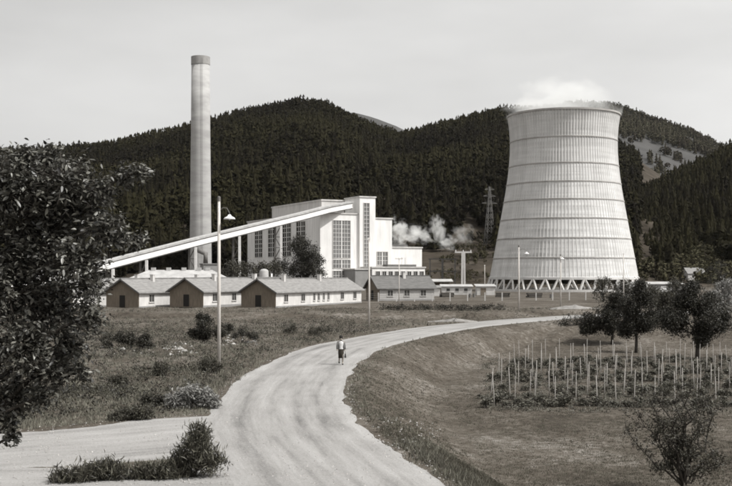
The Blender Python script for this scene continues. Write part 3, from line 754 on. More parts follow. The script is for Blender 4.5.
def upole(label, px, d, top, r=.11, arms=0, group='wooden poles'):
    x = PX(px, d); z0 = g(x, d); t = thing('utility_pole', label, 'pole', (x, d, z0), 0, group); top -= z0
    MB().tube([(0, 0, -.3), (0.02, 0, top * .5), (0, 0, top)], [r, r * .9, r * .72], 10).build('pole', M['pole_wood'], t, True)
    for k in range(arms):
        z = top - .3 - .5 * k; MB().bar((-.7, -.12, z), (.7, -.12, z), .1, .12).build('crossarm', M['pole_wood'], t)
    for k in (-1, 1): MB().tube([(k * (.55 if arms else .12), -.12, top - .24), (k * (.55 if arms else .12), -.12, top - .02)], [.035, .045], 6).build('insulator', M['enamel'], t)
    return t
lamp('tall pale street lamp standing at the bend of the gravel road', 219, 367, 62.1, 9.8, .62, 8.8)
lamp('street lamp beyond the road before the cooling tower, with curved arm', 518.8, 315, 141, 9.1, 1.05, 8.25)
lamp('street lamp with bright white shade before the middle of the cooling tower', 560.6, 308, 165, 8.3, .25, 7.9)
upole('plain wooden pole beside the road and the longest barrack', 369, 107, 9.2)
upole('thin wooden pole before the dark roofed barrack', 399, 186, 8.5, .09, 1)
upole('thin pole before the right edge of the cooling tower', 623.5, 176, 9.0, .09)
upole('thin pole between the low sheds and the cooling tower legs', 484.7, 290, 8.0, .1)
def pylon(label, px, d, h, w, z0):
    x = PX(px, d); t = thing('lattice_pylon', label, 'pylon', (x, d, z0), R(15), 'lattice pylons')
    for sx in (-1, 1):
        for sy in (-1, 1): MB().bar((sx * w, sy * w, -.6), (sx * .25, sy * .25, h), .26).build('leg', M['steel_g'], t)
    mb = MB(); n = 9
    for k in range(n):
        z0_, z1_ = h * k / n, h * (k + 1) / n; a, b = w + (.25 - w) * k / n, w + (.25 - w) * (k + 1) / n
        for (p, q) in (((-1, -1), (1, -1)), ((1, -1), (1, 1)), ((1, 1), (-1, 1)), ((-1, 1), (-1, -1))):
            mb.bar((p[0] * a, p[1] * a, z0_), (q[0] * b, q[1] * b, z1_), .13); mb.bar((q[0] * a, q[1] * a, z0_), (p[0] * b, p[1] * b, z1_), .13)
    mb.build('lattice_brace', M['steel_g'], t)
    for f, l in ((.72, 4.2), (.84, 3.4), (.95, 2.6)):
        m2 = MB(); m2.bar((-l, 0, h * f), (l, 0, h * f), .28); m2.bar((-l, 0, h * f), (0, 0, h * f + 1.2), .14); m2.bar((l, 0, h * f), (0, 0, h * f + 1.2), .14); m2.build('crossarm', M['steel_g'], t)
    return t
M['steel_g'] = surf('galvanised_steel', .08, .13, 1, bump=0, rough=.6, w=.05)
d = 545; pylon('tall lattice pylon on the open slope beside the cooling tower', 489.5, d, 31, 2.4, float(HA(np.array([PX(489.5, d)]), np.array([d]))[0]))
d = 335; x = PX(463.3, d)
gt = thing('line_gantry', 'T shaped pale line gantry beside the steam', 'gantry', (x, d, 0))
MB().bar((-.45, 0, -.3), (-.3, 0, 12.2), .6).build('post', M['concrete_post'], gt); MB().bar((.45, 0, -.3), (.3, 0, 12.2), .6).build('post', M['concrete_post'], gt)
MB().bar((-2.7, 0, 12.45), (2.7, 0, 12.45), .5).build('crossbeam', M['concrete_post'], gt)
for k in (-2.4, 0, 2.4): MB().tube([(k, 0, 12.7), (k, 0, 13.2)], .12, 6).build('insulator', M['enamel'], gt)
for (px, lab) in ((436, 'dark steel switchyard frame next to the turbine hall'), (449, 'dark steel switchyard frame beside the T shaped gantry')):
    x = PX(px, 372); t = thing('switchyard_frame', lab, 'frame', (x, 372, 0), R(10), 'switchyard frames')
    for s in (-2.2, 2.2): MB().bar((s, 0, -.2), (s, 0, 11), .35).build('post', M['steel_g'], t)
    for z in (6.5, 10.8): MB().bar((-2.8, 0, z), (2.8, 0, z), .35).build('crossbeam', M['steel_g'], t)

# ---------------------------------------------------------------- sheds, fence, heaps before the tower
def shed(name, label, px0, px1, d, h, depth, wall, roof, rz=0, pitch=.0, cat='shed', z0=0, door=None, win=0):
    x0, x1 = PX(px0, d), PX(px1, d); W = x1 - x0
    t = thing(name, label, cat, (x0, d, z0), rz)
    wl_ = MB().box(0, W, 0, depth, -.3, h).build('wall', M[wall], t)
    o = .35
    if pitch:
        for s in (0, 1):
            def yy(v): return v if s == 0 else depth - v
            vs = [(-o, yy(-o), h - .1), (W + o, yy(-o), h - .1), (W + o, depth / 2, h + pitch), (-o, depth / 2, h + pitch)]; vs += [(x, y, z + .14) for x, y, z in vs]
            MB().add(vs, [(0, 1, 2, 3), (7, 6, 5, 4), (0, 4, 5, 1), (1, 5, 6, 2), (2, 6, 7, 3), (3, 7, 4, 0)]).build('roof', M[roof], t)
        for xe in (.02, W - .02): MB().add([(xe, 0, h), (xe, depth, h), (xe, depth / 2, h + pitch)], [(0, 1, 2)]).build('gable', M[wall], t)
    else:
        MB().add([(-o, -o, h + .004), (W + o, -o, h + .004), (W + o, depth + o, h + .5), (-o, depth + o, h + .5), (-o, -o, h + .15), (W + o, -o, h + .15), (W + o, depth + o, h + .65), (-o, depth + o, h + .65)],
                 [(3, 2, 1, 0), (4, 5, 6, 7), (0, 1, 5, 4), (1, 2, 6, 5), (2, 3, 7, 6), (3, 0, 4, 7)]).build('roof', M[roof], t)
    for k in range(win):
        x = W * (k + .7) / (win + .4); w = MB().box(x - .45, x + .45, -.05, -.004, h * .45, h * .8).build('window', M['glass'], t)
        MB().box(x - .55, x + .55, -.09, -.004, h * .45 - .1, h * .45 - .004).build('sill', M['plaster_dim'], w)
    if door: MB().box(W * door[0], W * door[1], -.06, -.004, 0, min(h * .85, 2.6)).build('door', M[door[2]], t)
    return t
shed('low_shed', 'long low pale shed with dark windows before the slope', 442, 472, 278, 2.1, 4, 'plaster_dim', 'roof_pale', win=3)
shed('low_shed', 'short low pale shed at the left foot of the cooling tower', 477, 495, 272, 2.2, 4, 'plaster_dim', 'roof_pale', door=(.2, .5, 'timber'))
shed('low_shed', 'low pale shed behind the dark roofed barrack', 424, 440, 262, 2.0, 4, 'plaster_dim', 'roof', win=1)
x = PX(431, 290)
t = thing('open_shed', 'dark open timber shed with pale roof beside the turbine hall', 'shed', (x, 290, 0))
for (a, b) in ((0, 0), (2.8, 0), (5.6, 0), (0, 4), (2.8, 4), (5.6, 4)): MB().bar((a, b, -.2), (a, b, 3.3), .28).build('post', M['timber'], t)
MB().add([(-.5, -.5, 3.31), (6.1, -.5, 3.31), (6.1, 4.5, 3.9), (-.5, 4.5, 3.9), (-.5, -.5, 3.5), (6.1, -.5, 3.5), (6.1, 4.5, 4.1), (-.5, 4.5, 4.1)], [(3, 2, 1, 0), (4, 5, 6, 7), (0, 1, 5, 4), (1, 2, 6, 5), (2, 3, 7, 6), (3, 0, 4, 7)]).build('roof', M['roof_pale'], t)
MB().box(.2, 5.4, 3.7, 3.9, 0, 3.2).build('rear_boarding', M['timber'], t)
MB().box(.4, 5.2, 1.0, 3.2, 0, 1.5).build('timber_stock', M['timber'], t)
shed('long_shed', 'long low shed with sloping pale roof behind the fruit trees', 619, 646, 232, 2.3, 6, 'plaster', 'roof', R(-6), 1.3, door=(.6, .8, 'timber'))
shed('flat_shed', 'flat roofed grey shed with white door to the right of the cooling tower', 641, 684, 262, 2.9, 5, 'grey_wall', 'roof_pale', door=(.46, .6, 'enamel'))
d = 470; x = PX(688, d); zc = float(HC(np.array([x]), np.array([d]))[0])
shed('cottage', 'small cottage with grey roof at the foot of the wooded slope', 688, 707, d, 3.2 + .0, 6, 'plaster_dim', 'roof', R(12), 2.6, 'house', max(zc, 0) + .2, win=2)
# log piles and drums in the yard
lg = MB().tube([(-1.6, 0, 0), (1.6, 0, 0)], .2, 8).build('log', M['bark']); lgd = lg.data; bpy.data.objects.remove(lg)
for (px, d, rz, lab) in ((447, 252, 10, 'dark log pile before the long low shed'), (503, 250, -15, 'dark log pile before the left tower legs'), (534, 246, 5, 'dark log pile before the middle tower legs'), (412, 240, 0, 'dark log pile beside the dark roofed barrack')):
    x = PX(px, d); t = thing('log_pile', lab, 'log pile', (x, d, g(x, d)), R(rz), 'log piles in the yard')
    for lev, cnt in enumerate((5, 4, 3)):
        for k in range(cnt): o_ = link('log', lgd, t, (random.uniform(-.15, .15), (k - cnt / 2) * .41, .18 + lev * .35)); o_.scale = (random.uniform(.85, 1.1), 1, 1)
dr = MB().lathe([(.01, 0), (.29, 0), (.3, .29), (.315, .3), (.3, .31), (.3, .59), (.315, .6), (.3, .61), (.29, .9), (.27, .9), (.27, .87), (.01, .87)], 14).build('oil_drum', M['steel']); drd = dr.data; bpy.data.objects.remove(dr)
for (px, d, lab) in ((470, 244, 'dark drum right of the log pile before the long low shed'), (474, 247, 'dark drum farther back beside the other drum'), (551, 240, 'dark drum before the tower legs, beside a log pile')):
    x = PX(px, d); tag(link('oil_drum', drd, None, (x, d, g(x, d))), lab, 'drum', 'drums in the yard')
# concrete post fence along the plant yard
def fence(label, p, q, n, h=1.7):
    p, q = Vector(p), Vector(q); t = thing('yard_fence', label, 'fence', (p.x, p.y, 0)); L = q - p
    for k in range(n + 1):
        a = L * (k / n); z0 = g(p.x + a.x, p.y + a.y)
        MB().bar((a.x, a.y, z0 - .2), (a.x, a.y, z0 + h + random.uniform(-.08, .12)), .2).build('post', M['concrete_post'], t)
    for z in (.35, .8, 1.25, 1.6):
        MB().bar((0, .0, z), (L.x, L.y, z), .035).build('wire', M['steel'], t)
    return t
fence('wire fence on pale concrete posts before the low sheds and tower legs', (PX(360, 208), 208, 0), (PX(602, 222), 222, 0), 14)
def heap(name, label, loc, rx, ry, h, mat, seed, cat):
    r = np.random.default_rng(seed); n, k = 28, 9; V = [(0, 0, h)]; F = []
    for j in range(1, k + 1):
        t = j / k
        for i in range(n):
            a = 2 * math.pi * i / n; w = 1 + .22 * math.sin(a * 2 + seed) + .12 * math.sin(a * 5 + seed * 3) + r.normal(0, .05); V.append((rx * t * w * math.cos(a), ry * t * w * math.sin(a), h * max(0, (1 - t) ** 1.1) * (1 + r.normal(0, .1)) * (.8 + .35 * math.sin(a + seed) * t) - (.15 if j == k else 0)))
    for i in range(n): F.append((0, 1 + i, 1 + (i + 1) % n))
    mb = MB(); mb.add(V, F)
    for j in range(k - 1):
        for i in range(n):
            a, b = 1 + j * n + i, 1 + j * n + (i + 1) % n; mb.f.append((a, a + n, b + n, b))
    o = mb.build(name, mat, None, True, loc); return tag(o, label, cat)
x = PX(454, 121); heap('gravel_heap', 'low pale heap of gravel at the far edge of the road', (x, 121, g(x, 121) - .03), 2.4, 1.4, .42, M['heap'], 2, 'gravel heap')
x = PX(575, 150); heap('rubble_heap', 'broad pale rubble heap where the road ends behind the bush', (x, 150, g(x, 150) - .03), 4.6, 2.4, .6, M['heap'], 5, 'rubble heap')

# ---------------------------------------------------------------- trees of the middle distance
r = np.random.default_rng(21)
def pxblobs(origin, lst, d, depth=1.0, zf_=1.0):
    """(px,py,radius px) at distance d -> blobs local to origin"""
    out = []
    for (px, py, rp, *dd) in lst:
        p = at(px, py, d + (dd[0] if dd else 0)) - Vector(origin); q = rp * d / FPX; out.append((p.x, p.y, p.z, q, q * depth, q * zf_))
    return out
o = (PX(303, 335), 335, 0)
tree('round_tree', 'round dark leafy tree before the corner of the power house', o, pxblobs(o, [(293, 258, 12), (308, 252, 12), (300, 245, 10), (314, 264, 11), (290, 270, 10), (304, 268, 13)], 335), r, M['leaf_dark'], .35, 3.2, clumps=34, per=16, spread=.5, leaf=.5, aspect=.6)
for (px, d, rr, lab) in ((246, 322, 7, 'leafy bush behind the longest barrack, below the conveyor'), (262, 326, 5, 'smaller bush beside the round tank'), (232, 318, 6, 'leafy bush below the conveyor trestle'), (273, 330, 6, 'leafy bush left of the round dark tree')):
    o = (PX(px, d), d, 0); shrub(lab, o, pxblobs(o, [(px - 4, 272, rr), (px + 4, 270, rr), (px, 266, rr * .8)], d), r, M['leaf_mid'], 'bushes behind the barracks', clumps=36, per=12, spread=.45, leaf=.5, stem_r=.08, aspect=.6)
x = PX(264, 310); tk = thing('round_tank', 'small pale round tank with domed top behind the longest barrack', 'tank', (x, 310, 0))
MB().lathe([(1.35, -.1), (1.35, 6.2), (1.2, 6.6), (.7, 6.95), (.01, 7.05)], 28).build('tank_shell', M['roof_pale'], tk, True)
for s in (-1, 1): MB().tube([(s * 2.3, -.5, 0), (s * 2.3, -.5, 5.6)], .25, 10).build('pipe', M['steel_pale'], tk, True)

# fruit trees on the field edge
zf = lambda x, d: g(x, d)
d = 108; o = (PX(612, d), d, zf(PX(612, d), d))
tree('fruit_tree', 'dark fruit tree at the left end of the field edge', o, pxblobs(o, [(598, 318, 12), (610, 308, 11), (622, 316, 10), (606, 325, 10), (592, 325, 7), (617, 300, 7)], d, 1.1), r, M['leaf_dark'], .14, 2.0, 'fruit trees by the vineyard', clumps=46, per=20, spread=.2, leaf=.19)
d = 100; o = (PX(636, d), d, zf(PX(636, d), d))
tree('fruit_tree', 'tall dark fruit tree, middle of three behind the vineyard', o, pxblobs(o, [(637, 298, 12), (642, 313, 14), (630, 312, 11), (648, 322, 10), (634, 326, 11), (640, 288, 6)], d, 1.1), r, M['leaf_dark'], .15, 2.0, 'fruit trees by the vineyard', clumps=48, per=20, spread=.2, leaf=.19)
d = 93; o = (PX(697, d), d, zf(PX(697, d), d))
tree('fruit_tree', 'broad dark fruit tree nearest to the right edge behind the vineyard', o, pxblobs(o, [(678, 312, 16), (697, 302, 15), (713, 310, 14), (690, 325, 15), (708, 328, 13), (672, 326, 10), (724, 322, 9), (690, 290, 8)], d, 1.1), r, M['leaf_dark'], .17, 2.1, 'fruit trees by the vineyard', clumps=50, per=20, spread=.2, leaf=.19)
d = 118; o = (PX(572, d), d, zf(PX(572, d), d))
shrub('dark bush at the far end of the road bank', o, pxblobs(o, [(560, 330, 10), (572, 324, 10), (584, 328, 10), (590, 336, 9), (574, 336, 11), (564, 339, 8)], d), r, M['leaf_dark'], None, clumps=90, per=14, spread=.2, leaf=.18)
for (px, py, d, rr, mat, lab) in ((603, 287, 205, 9, 'leaf_mid', 'leafy bush hiding the right tower legs'), (624, 290, 190, 8, 'leaf_mid', 'leafy bush before the long shed'), (726, 289, 150, 9, 'leaf_pale', 'pale silvery bush at the right edge beyond the fruit trees'), (713, 299, 140, 6, 'leaf_pale', 'smaller pale bush beside the silvery bush'),
        (652, 296, 170, 8, 'leaf_mid', 'leafy bush below the flat roofed shed'), (676, 288, 190, 8, 'leaf_mid', 'leafy bush below the cottage'), (718, 272, 330, 10, 'leaf_dark', 'dark bush beside the cottage'), (665, 300, 135, 7, 'leaf_mid', 'bush between the two right fruit trees')):
    o = (PX(px, d), d, g(PX(px, d), d)); b = [(px - rr * .5, py, rr * .8), (px + rr * .5, py - 1, rr * .8), (px, py - rr * .6, rr * .7)]
    k = py + rr
    while True:
        b += [(px - rr * .4, k, rr * .8), (px + rr * .5, k, rr * .8)]; k += rr
        if EYE + (HORIZON - k) / FPX * d < o[2] + .2: break
    shrub(lab, o, pxblobs(o, b, d), r, M[mat], 'bushes beyond the field', clumps=34, per=12, spread=.25, leaf=.28, stem_r=.05, aspect=.6)

# ---------------------------------------------------------------- vineyard: posts and vines
pm = []
for k in range(3):
    mb = MB(); rr = .025 + .004 * k; lean = (k - 1) * .05
    mb.tube([(0, 0, -.35), (lean * .4, 0, .9), (lean, .01, 1.97), (lean, .01, 2.02)], [rr, rr * .95, rr * .85, rr * .4], 7)
    oo = mb.build('vineyard_post', M['post_wood'], None, True); pm.append(oo.data); bpy.data.objects.remove(oo)
vm = []
for k in range(4):
    rr = np.random.default_rng(50 + k)
    P = clump_points([(0, 0, .45, .42, .3, .36), (.2, .05, .75, .25, .2, .3)], 9, 20, .09, rr); V, F, T = leaf_arrays(P, .15, .8, rr)
    vm.append(np_mesh('vine_foliage', V, F, M['leaf_vine'], T))
sm = MB().tube([(0, 0, -.1), (.03, .02, .4), (-.02, .0, .9)], [.022, .018, .01], 5).build('vine_stem', M['bark']); smd = sm.data; bpy.data.objects.remove(sm)
rr = np.random.default_rng(77); np_ = 0; ROWN = ('front', 'second', 'third', 'fourth', 'fifth', 'sixth', 'rearmost')
for row, d in enumerate((59.5, 63.5, 68, 73, 78, 83.5, 89)):
    x0 = PX(486 + (d - 59.5) * .9, d) + rr.uniform(0, .6); x = x0
    while x < PX(745, d):
        dd = d + rr.normal(0, .08) + (x - x0) * .03; z0 = g(x, dd)
        p = link('vineyard_post', pm[rr.integers(0, 3)], None, (x, dd, z0)); p.rotation_euler = (rr.normal(0, .025), rr.normal(0, .025), rr.uniform(0, 6)); p.scale = (1, 1, rr.uniform(.8, 1.0))
        tag(p, 'thin bleached wooden stake in the %s row of the vineyard' % ROWN[row], 'stake', 'vineyard stakes'); np_ += 1
        for q in range(2):
            vx, vy = x + rr.uniform(-.3, .3) + q * .7 - .35, dd + rr.normal(0, .5)
            t = thing('vine', 'low leafy vine between the stakes of the %s vineyard row' % ROWN[row], 'vine', (vx, vy, g(vx, vy)), rr.uniform(0, 6), 'vines in the vineyard rows')
            s = rr.uniform(.6, 1.1); t.scale = (s, s, s * rr.uniform(.3, .75)); link('foliage', vm[rr.integers(0, 4)], t); link('stem', smd, t)
        x += rr.uniform(1.08, 1.2)

# ---------------------------------------------------------------- sparse shrub tree at the lower right
d = 35.5; x = PX(683, d); z0 = g(x, d)
t = thing('young_fruit_tree', 'young open fruit tree with fanned dark branches at the lower right', 'tree', (x, d, z0 - .1))
mb = MB(); rr = np.random.default_rng(5)
fork = Vector((0, 0, .55)); mb.tube([(0, 0, -.2), (.02, 0, .25), fork], [.085, .075, .07], 8)
tips = []; base_ = Vector((x, d, z0 - .1))
for (px, py, dy, w) in ((628, 432, -.2, .03), (652, 405, .5, .045), (655, 440, .3, .03), (668, 393, -.5, .045), (678, 389, .4, .04), (690, 392, -.3, .045), (704, 402, .6, .04), (718, 410, -.4, .045), (722, 462, .1, .025), (712, 452, .5, .028), (700, 425, -.7, .035), (672, 420, .8, .035), (664, 425, -.8, .03), (640, 418, .3, .02), (688, 410, .9, .03)):
    e = at(px, py, d + dy) - base_
    c = limb(mb, fork - Vector((0, 0, rr.uniform(0, .2))), e, w * 1.35, .012, rr, -.06 if py > 425 else .05, 6, 6)
    for p in c[2:]:
        for k in range(4):
            q = p + Vector(rr.normal(0, 1, 3)) * .22 + Vector((0, 0, .16)); limb(mb, p, q, .014, .004, rr, .03, 4, 3); tips.append(q); tips.append(p.lerp(q, .6))
mb.build('trunk', M['bark'], t, True)
P = np.array([tuple(p) for p in tips]); P = np.repeat(P, 12, 0) + rr.normal(0, .08, (len(P) * 12, 3))
V, F, T = leaf_arrays(P, .095, .5, rr); link('foliage', np_mesh('foliage', V, F, M['leaf_mid'], T), t)

# ---------------------------------------------------------------- big leafy tree at the left edge
d = 16.5; base = Vector((PX(-42, d), d, g(PX(-42, d), d)))
t = thing('broadleaf_tree', 'big dark broadleaf tree with glossy leaves filling the left edge', 'tree', base)
rr = np.random.default_rng(9)
BL = [(-60, 170, 60, 0), (5, 195, 48, -.3), (30, 185, 42, .4), (62, 185, 36, -.2), (80, 205, 34, .3), (100, 190, 17, 0), (122, 176, 12, .2), (142, 172, 9, .1), (103, 228, 22, -.2), (122, 238, 10, 0), (138, 240, 8, .2), (40, 240, 48, .3), (75, 262, 34, -.3), (92, 285, 20, .1), (10, 285, 50, 0), (50, 310, 40, .4),
      (88, 318, 18, -.2), (20, 345, 42, -.3), (70, 345, 24, .2), (50, 372, 26, 0), (82, 372, 10, .1), (12, 390, 28, .2), (38, 398, 14, -.1), (10, 418, 12, 0), (10, 436, 7, .1), (-50, 260, 60, 0), (-45, 340, 50, .3), (-95, 230, 60, .2), (-100, 310, 45, -.2), (25, 160, 15, 0), (50, 156, 14, .2), (8, 162, 12, .1)]
mb = MB(); tp = Vector((.25, 0, 2.6)); limb(mb, (0, 0, -.4), tp, .2, .13, rr, 0, 10, 6); limb(mb, tp, (.1, .2, 5.6), .13, .04, rr, 0, 8, 5)
LP = []
for (px, py, rp, dy) in BL:
    c = at(px, py, d + dy) - base; q = rp * d / FPX
    st = Vector((.15 + rr.normal(0, .05), .05, min(max(c.z - .9, 1.6), 4.8))); limb(mb, st, c, .05, .018, rr, .06, 6, 5)
    nt = int(12 + 150 * (rp / 40) ** 2)
    for k in range(nt):
        v = rr.normal(0, 1, 3); v /= np.linalg.norm(v); e = c + Vector(v) * q * rr.uniform(.6, 1.08); s = c.lerp(e, rr.uniform(.1, .4))
        mb.tube([s, s.lerp(e, .5) + Vector((0, 0, .03)), e], [.008, .006, .003], 4, False)
        m = rr.integers(8, 14); tt = rr.uniform(.25, 1.08, m)
        for a in tt: LP.append(tuple(s.lerp(e, a) + Vector(rr.normal(0, .05, 3))))
mb.build('trunk', M['bark'], t, True)
P = np.array(LP); V, F, T = big_leaf_arrays(P, .098, .44, rr); link('crown', np_mesh('crown', V, F, M['leaf_big'], T, smooth=True), t)

# ---------------------------------------------------------------- meadow shrubs and weeds
r = np.random.default_rng(33)
def sh(lab, px, pyb, lst, mat, **kw):
    d = FPX * EYE / (pyb - HORIZON); x = PX(px, d); o = (x, d, g(x, d)); a = dict(clumps=22, per=12, spread=.1, leaf=.1); a.update(kw)
    b_ = pxblobs(o, lst, d, 1.0, .75)
    for q in list(b_):
        for k in range(2): f_ = r.uniform(.35, .6); b_.append((q[0] + r.uniform(-1.3, 1.3) * q[3], q[1] + r.uniform(-1, 1) * q[3], max(q[2] + r.uniform(-.8, .7) * q[5], .06), q[3] * f_, q[3] * f_, q[5] * f_))
    return shrub(lab, o, b_, r, M[mat], 'wild shrubs on the meadow', **a)
sh('large dark shrub on the meadow left of the lamp pole', 203, 344, [(196, 333, 9), (207, 326, 10), (214, 334, 9), (222, 330, 8), (202, 318, 5)], 'leaf_dark', clumps=50, leaf=.14)
sh('dark shrub thicket beside the big leafy tree', 128, 349, [(108, 340, 9), (122, 338, 9), (135, 341, 8), (144, 344, 6)], 'leaf_dark', clumps=45, leaf=.13)
sh('pale leafy shrub at the road edge below the lamp pole', 192, 408, [(184, 397, 9), (194, 392, 10), (204, 398, 9), (178, 403, 6)], 'leaf_pale', leaf=.16, clumps=30)
sh('small dark shrub at the foot of the lamp pole', 207, 374, [(201, 366, 6), (209, 363, 7), (216, 369, 5)], 'leaf_mid')
sh('low dark shrub in the hollow of the meadow', 150, 405, [(145, 401, 6), (156, 400, 6), (152, 403, 6)], 'leaf_dark')
sh('dark shrub right of the lamp pole near the road', 243, 342, [(238, 335, 6), (247, 332, 7), (254, 336, 5)], 'leaf_dark')
sh('low shrub between lamp pole and wooden pole', 292, 333, [(285, 329, 5), (295, 327, 5)], 'leaf_mid')
sh('dark shrub behind the walking person', 318, 336, [(312, 331, 5), (322, 330, 5)], 'leaf_mid')
sh('weedy shrub growing up a stump in the meadow', 160, 377, [(157, 371, 5), (163, 368, 5)], 'leaf_mid')
sh('small weedy shrub at the left of the meadow', 118, 385, [(114, 380, 5), (121, 379, 4)], 'leaf_mid')
sh('low dark shrub along the side road edge', 130, 420, [(118, 416, 6), (132, 414, 6), (145, 414, 6)], 'leaf_mid')
# roadside clumps on the island between the two gravel tracks
sh('bushy tall weed clump at the fork of the two gravel tracks', 195, 477, [(190, 460, 9), (203, 456, 10), (197, 446, 8), (210, 464, 7), (183, 468, 6), (200, 436, 4)], 'leaf_tuft', clumps=28, per=8, leaf=.2, aspect=.1, droop=-1.1, spread=.13, stems=24, stem_r=.008)
sh('low weed clump left of the bushy clump between the gravel tracks', 105, 480, [(98, 474, 4), (108, 471, 5), (120, 475, 4), (90, 476, 3)], 'leaf_tuft', clumps=22, per=8, leaf=.2, aspect=.1, droop=-1.1, spread=.13, stems=20, stem_r=.008)
sh('trailing weeds joining the two clumps between the gravel tracks', 148, 479, [(138, 477, 3), (150, 476, 3), (162, 475, 4), (170, 474, 4)], 'leaf_tuft', clumps=18, per=8, leaf=.2, aspect=.1, droop=-1.1, spread=.13, stems=20, stem_r=.008)
sh('flat weeds at the lower left end of the gravel fork', 68, 482, [(60, 480, 3), (72, 479, 3), (80, 479, 3)], 'leaf_tuft', clumps=15, per=8, leaf=.2, aspect=.1, droop=-1.1, spread=.13, stem_r=.008)
# dark hedge line along the bank
for k, px in enumerate((392, 412, 432, 452, 472, 492)):
    d = 143 + r.normal(0, .8); x = PX(px, d); o = (x, d, g(x, d)); shrub('low dark bush, %s from the wooden pole in the hedge beyond the road' % ('first', 'second', 'third', 'fourth', 'fifth', 'sixth')[k], o, [(dx, 0, .35, .9, .5, .42) for dx in (-1.2, 0, 1.2)], r, M['leaf_dark'], 'hedge line beyond the road', clumps=26, per=10, spread=.16, leaf=.18)

# grass: dense blades merged into one mass
def grass(name, label, n, x0, x1, y0, y1, keep, hmin, hmax, mat, seed, blades=5, width=.03):
    r = np.random.default_rng(seed)
    y = 1 / r.uniform(1 / y1, 1 / y0, n); x = r.uniform(0, 1, n); xl = np.maximum(x0, PX(-25, y)); xr = np.minimum(x1, PX(757, y)); x = xl + x * (xr - xl)
    s, side = road_sd(x, y); s2 = np.minimum(road_sd(x, y, SIDE)[0], road_sd(x, y, APRON)[0]); m = keep(x, y, s, side, s2, r.uniform(0, 1, n)); x, y = x[m], y[m]; n = len(x)
    patch = np.clip(.5 + .5 * wob(x * .55 + 3, y * .4), 0, 1)
    z = G(x, y); h = (hmin + (hmax - hmin) * patch * r.uniform(.3, 1, n)); 
    B = np.repeat(np.stack([x, y, z - .02], -1), blades, 0) + np.concatenate([r.normal(0, .07, (n * blades, 2)), np.zeros((n * blades, 1))], 1)
    H_ = np.repeat(h, blades) * r.uniform(.6, 1.2, n * blades); a = r.uniform(0, 6.283, n * blades); w = width * (.6 + np.repeat(y, blades) / 80)
    ln = r.normal(0, .35, (n * blades, 2)) * H_[:, None]
    A = B.copy(); A[:, 0] += np.cos(a) * w / 2; A[:, 1] += np.sin(a) * w / 2; C = B.copy(); C[:, 0] -= np.cos(a) * w / 2; C[:, 1] -= np.sin(a) * w / 2
    T_ = B.copy(); T_[:, :2] += ln; T_[:, 2] += H_
    V = np.stack([A, C, T_], 1).reshape(-1, 3); F = np.arange(len(V)).reshape(-1, 3)
    tone = np.clip(np.repeat(.72 - .35 * patch + r.normal(0, .15, n), blades) + r.normal(0, .15, n * blades), 0, 1)
    o = link(name, np_mesh(name, V, F, mat, tone)); return tag(o, label, 'grass', None, 'stuff')
grass('meadow_grass', 'rough weedy grass on the meadow between road and barracks', 42000, -60, 60, 26, 170, lambda x, y, s, side, s2, u: (side <= 0) & (s > .15) & (s2 > .1), .08, .45, M['grass'], 61)
grass('field_grass', 'short mown grass on the bank and field right of the road', 46000, -5, 60, 26, 120, lambda x, y, s, side, s2, u: (side > 0) & (s > .1), .05, .12, M['stubble'], 62, 5)
grass('verge_grass', 'ragged grass along the edges of the gravel road', 16000, -40, 40, 26, 130, lambda x, y, s, side, s2, u: (np.minimum(s, s2) > -.15) & (np.minimum(s, s2) < .6 + .5 * u), .1, .32, M['grass'], 63)
grass('island_grass', 'tall grass tufts on the strip between the gravel tracks', 7000, -8.6, -3.9, 27.6, 31, lambda x, y, s, side, s2, u: (np.abs(y - 28.9 - .2 * np.sin(x * 2)) < .55 * (.2 + u)) & (s > .2) & (np.sin(x * 3.1) + np.sin(x * 7.3 + y * 2) > .15 + (x < -5.6) * .5), .1, .6, M['grass'], 64, 5, .02)

# weeds: leafy forbs in patches over the meadow
rw = np.random.default_rng(70); n = 20000
y = 1 / rw.uniform(1 / 150, 1 / 40, n); x = PX(rw.uniform(-20, 560, n), y); s_, sd_ = road_sd(x, y); s2_ = np.minimum(road_sd(x, y, SIDE)[0], road_sd(x, y, APRON)[0])
band = np.exp(-((5775 / y + 274 - 333 - 6 * np.sin(x * .25)) / 9) ** 2)
m = (sd_ <= 0) & (s_ > .5) & (s2_ > .4) & (rw.uniform(0, 1, n) < .12 + .5 * band + .35 * (np.sin(x * .5 + y * .23) * np.sin(x * .21 - y * .37) > .25)); x, y, bd = x[m], y[m], band[m]; n = len(x)
hh = rw.uniform(.12, .45, n) * (1 + .8 * bd); P = np.repeat(np.stack([x, y, G(x, y)], -1), 12, 0); P[:, :2] += rw.normal(0, .13, (n * 12, 2)); P[:, 2] += np.repeat(hh, 12) * rw.uniform(.05, 1, n * 12)
V, F, T = leaf_arrays(P, .13, .5, rw)
T = np.clip(np.repeat(rw.uniform(-.1, .9, n), 24) + rw.normal(0, .15, n * 24), 0, 1)
tag(link('weeds', np_mesh('weeds', V, F, M['leaf_weed'], T)), 'patches of leafy weeds over the rough meadow left of the road', 'weeds', None, 'stuff')

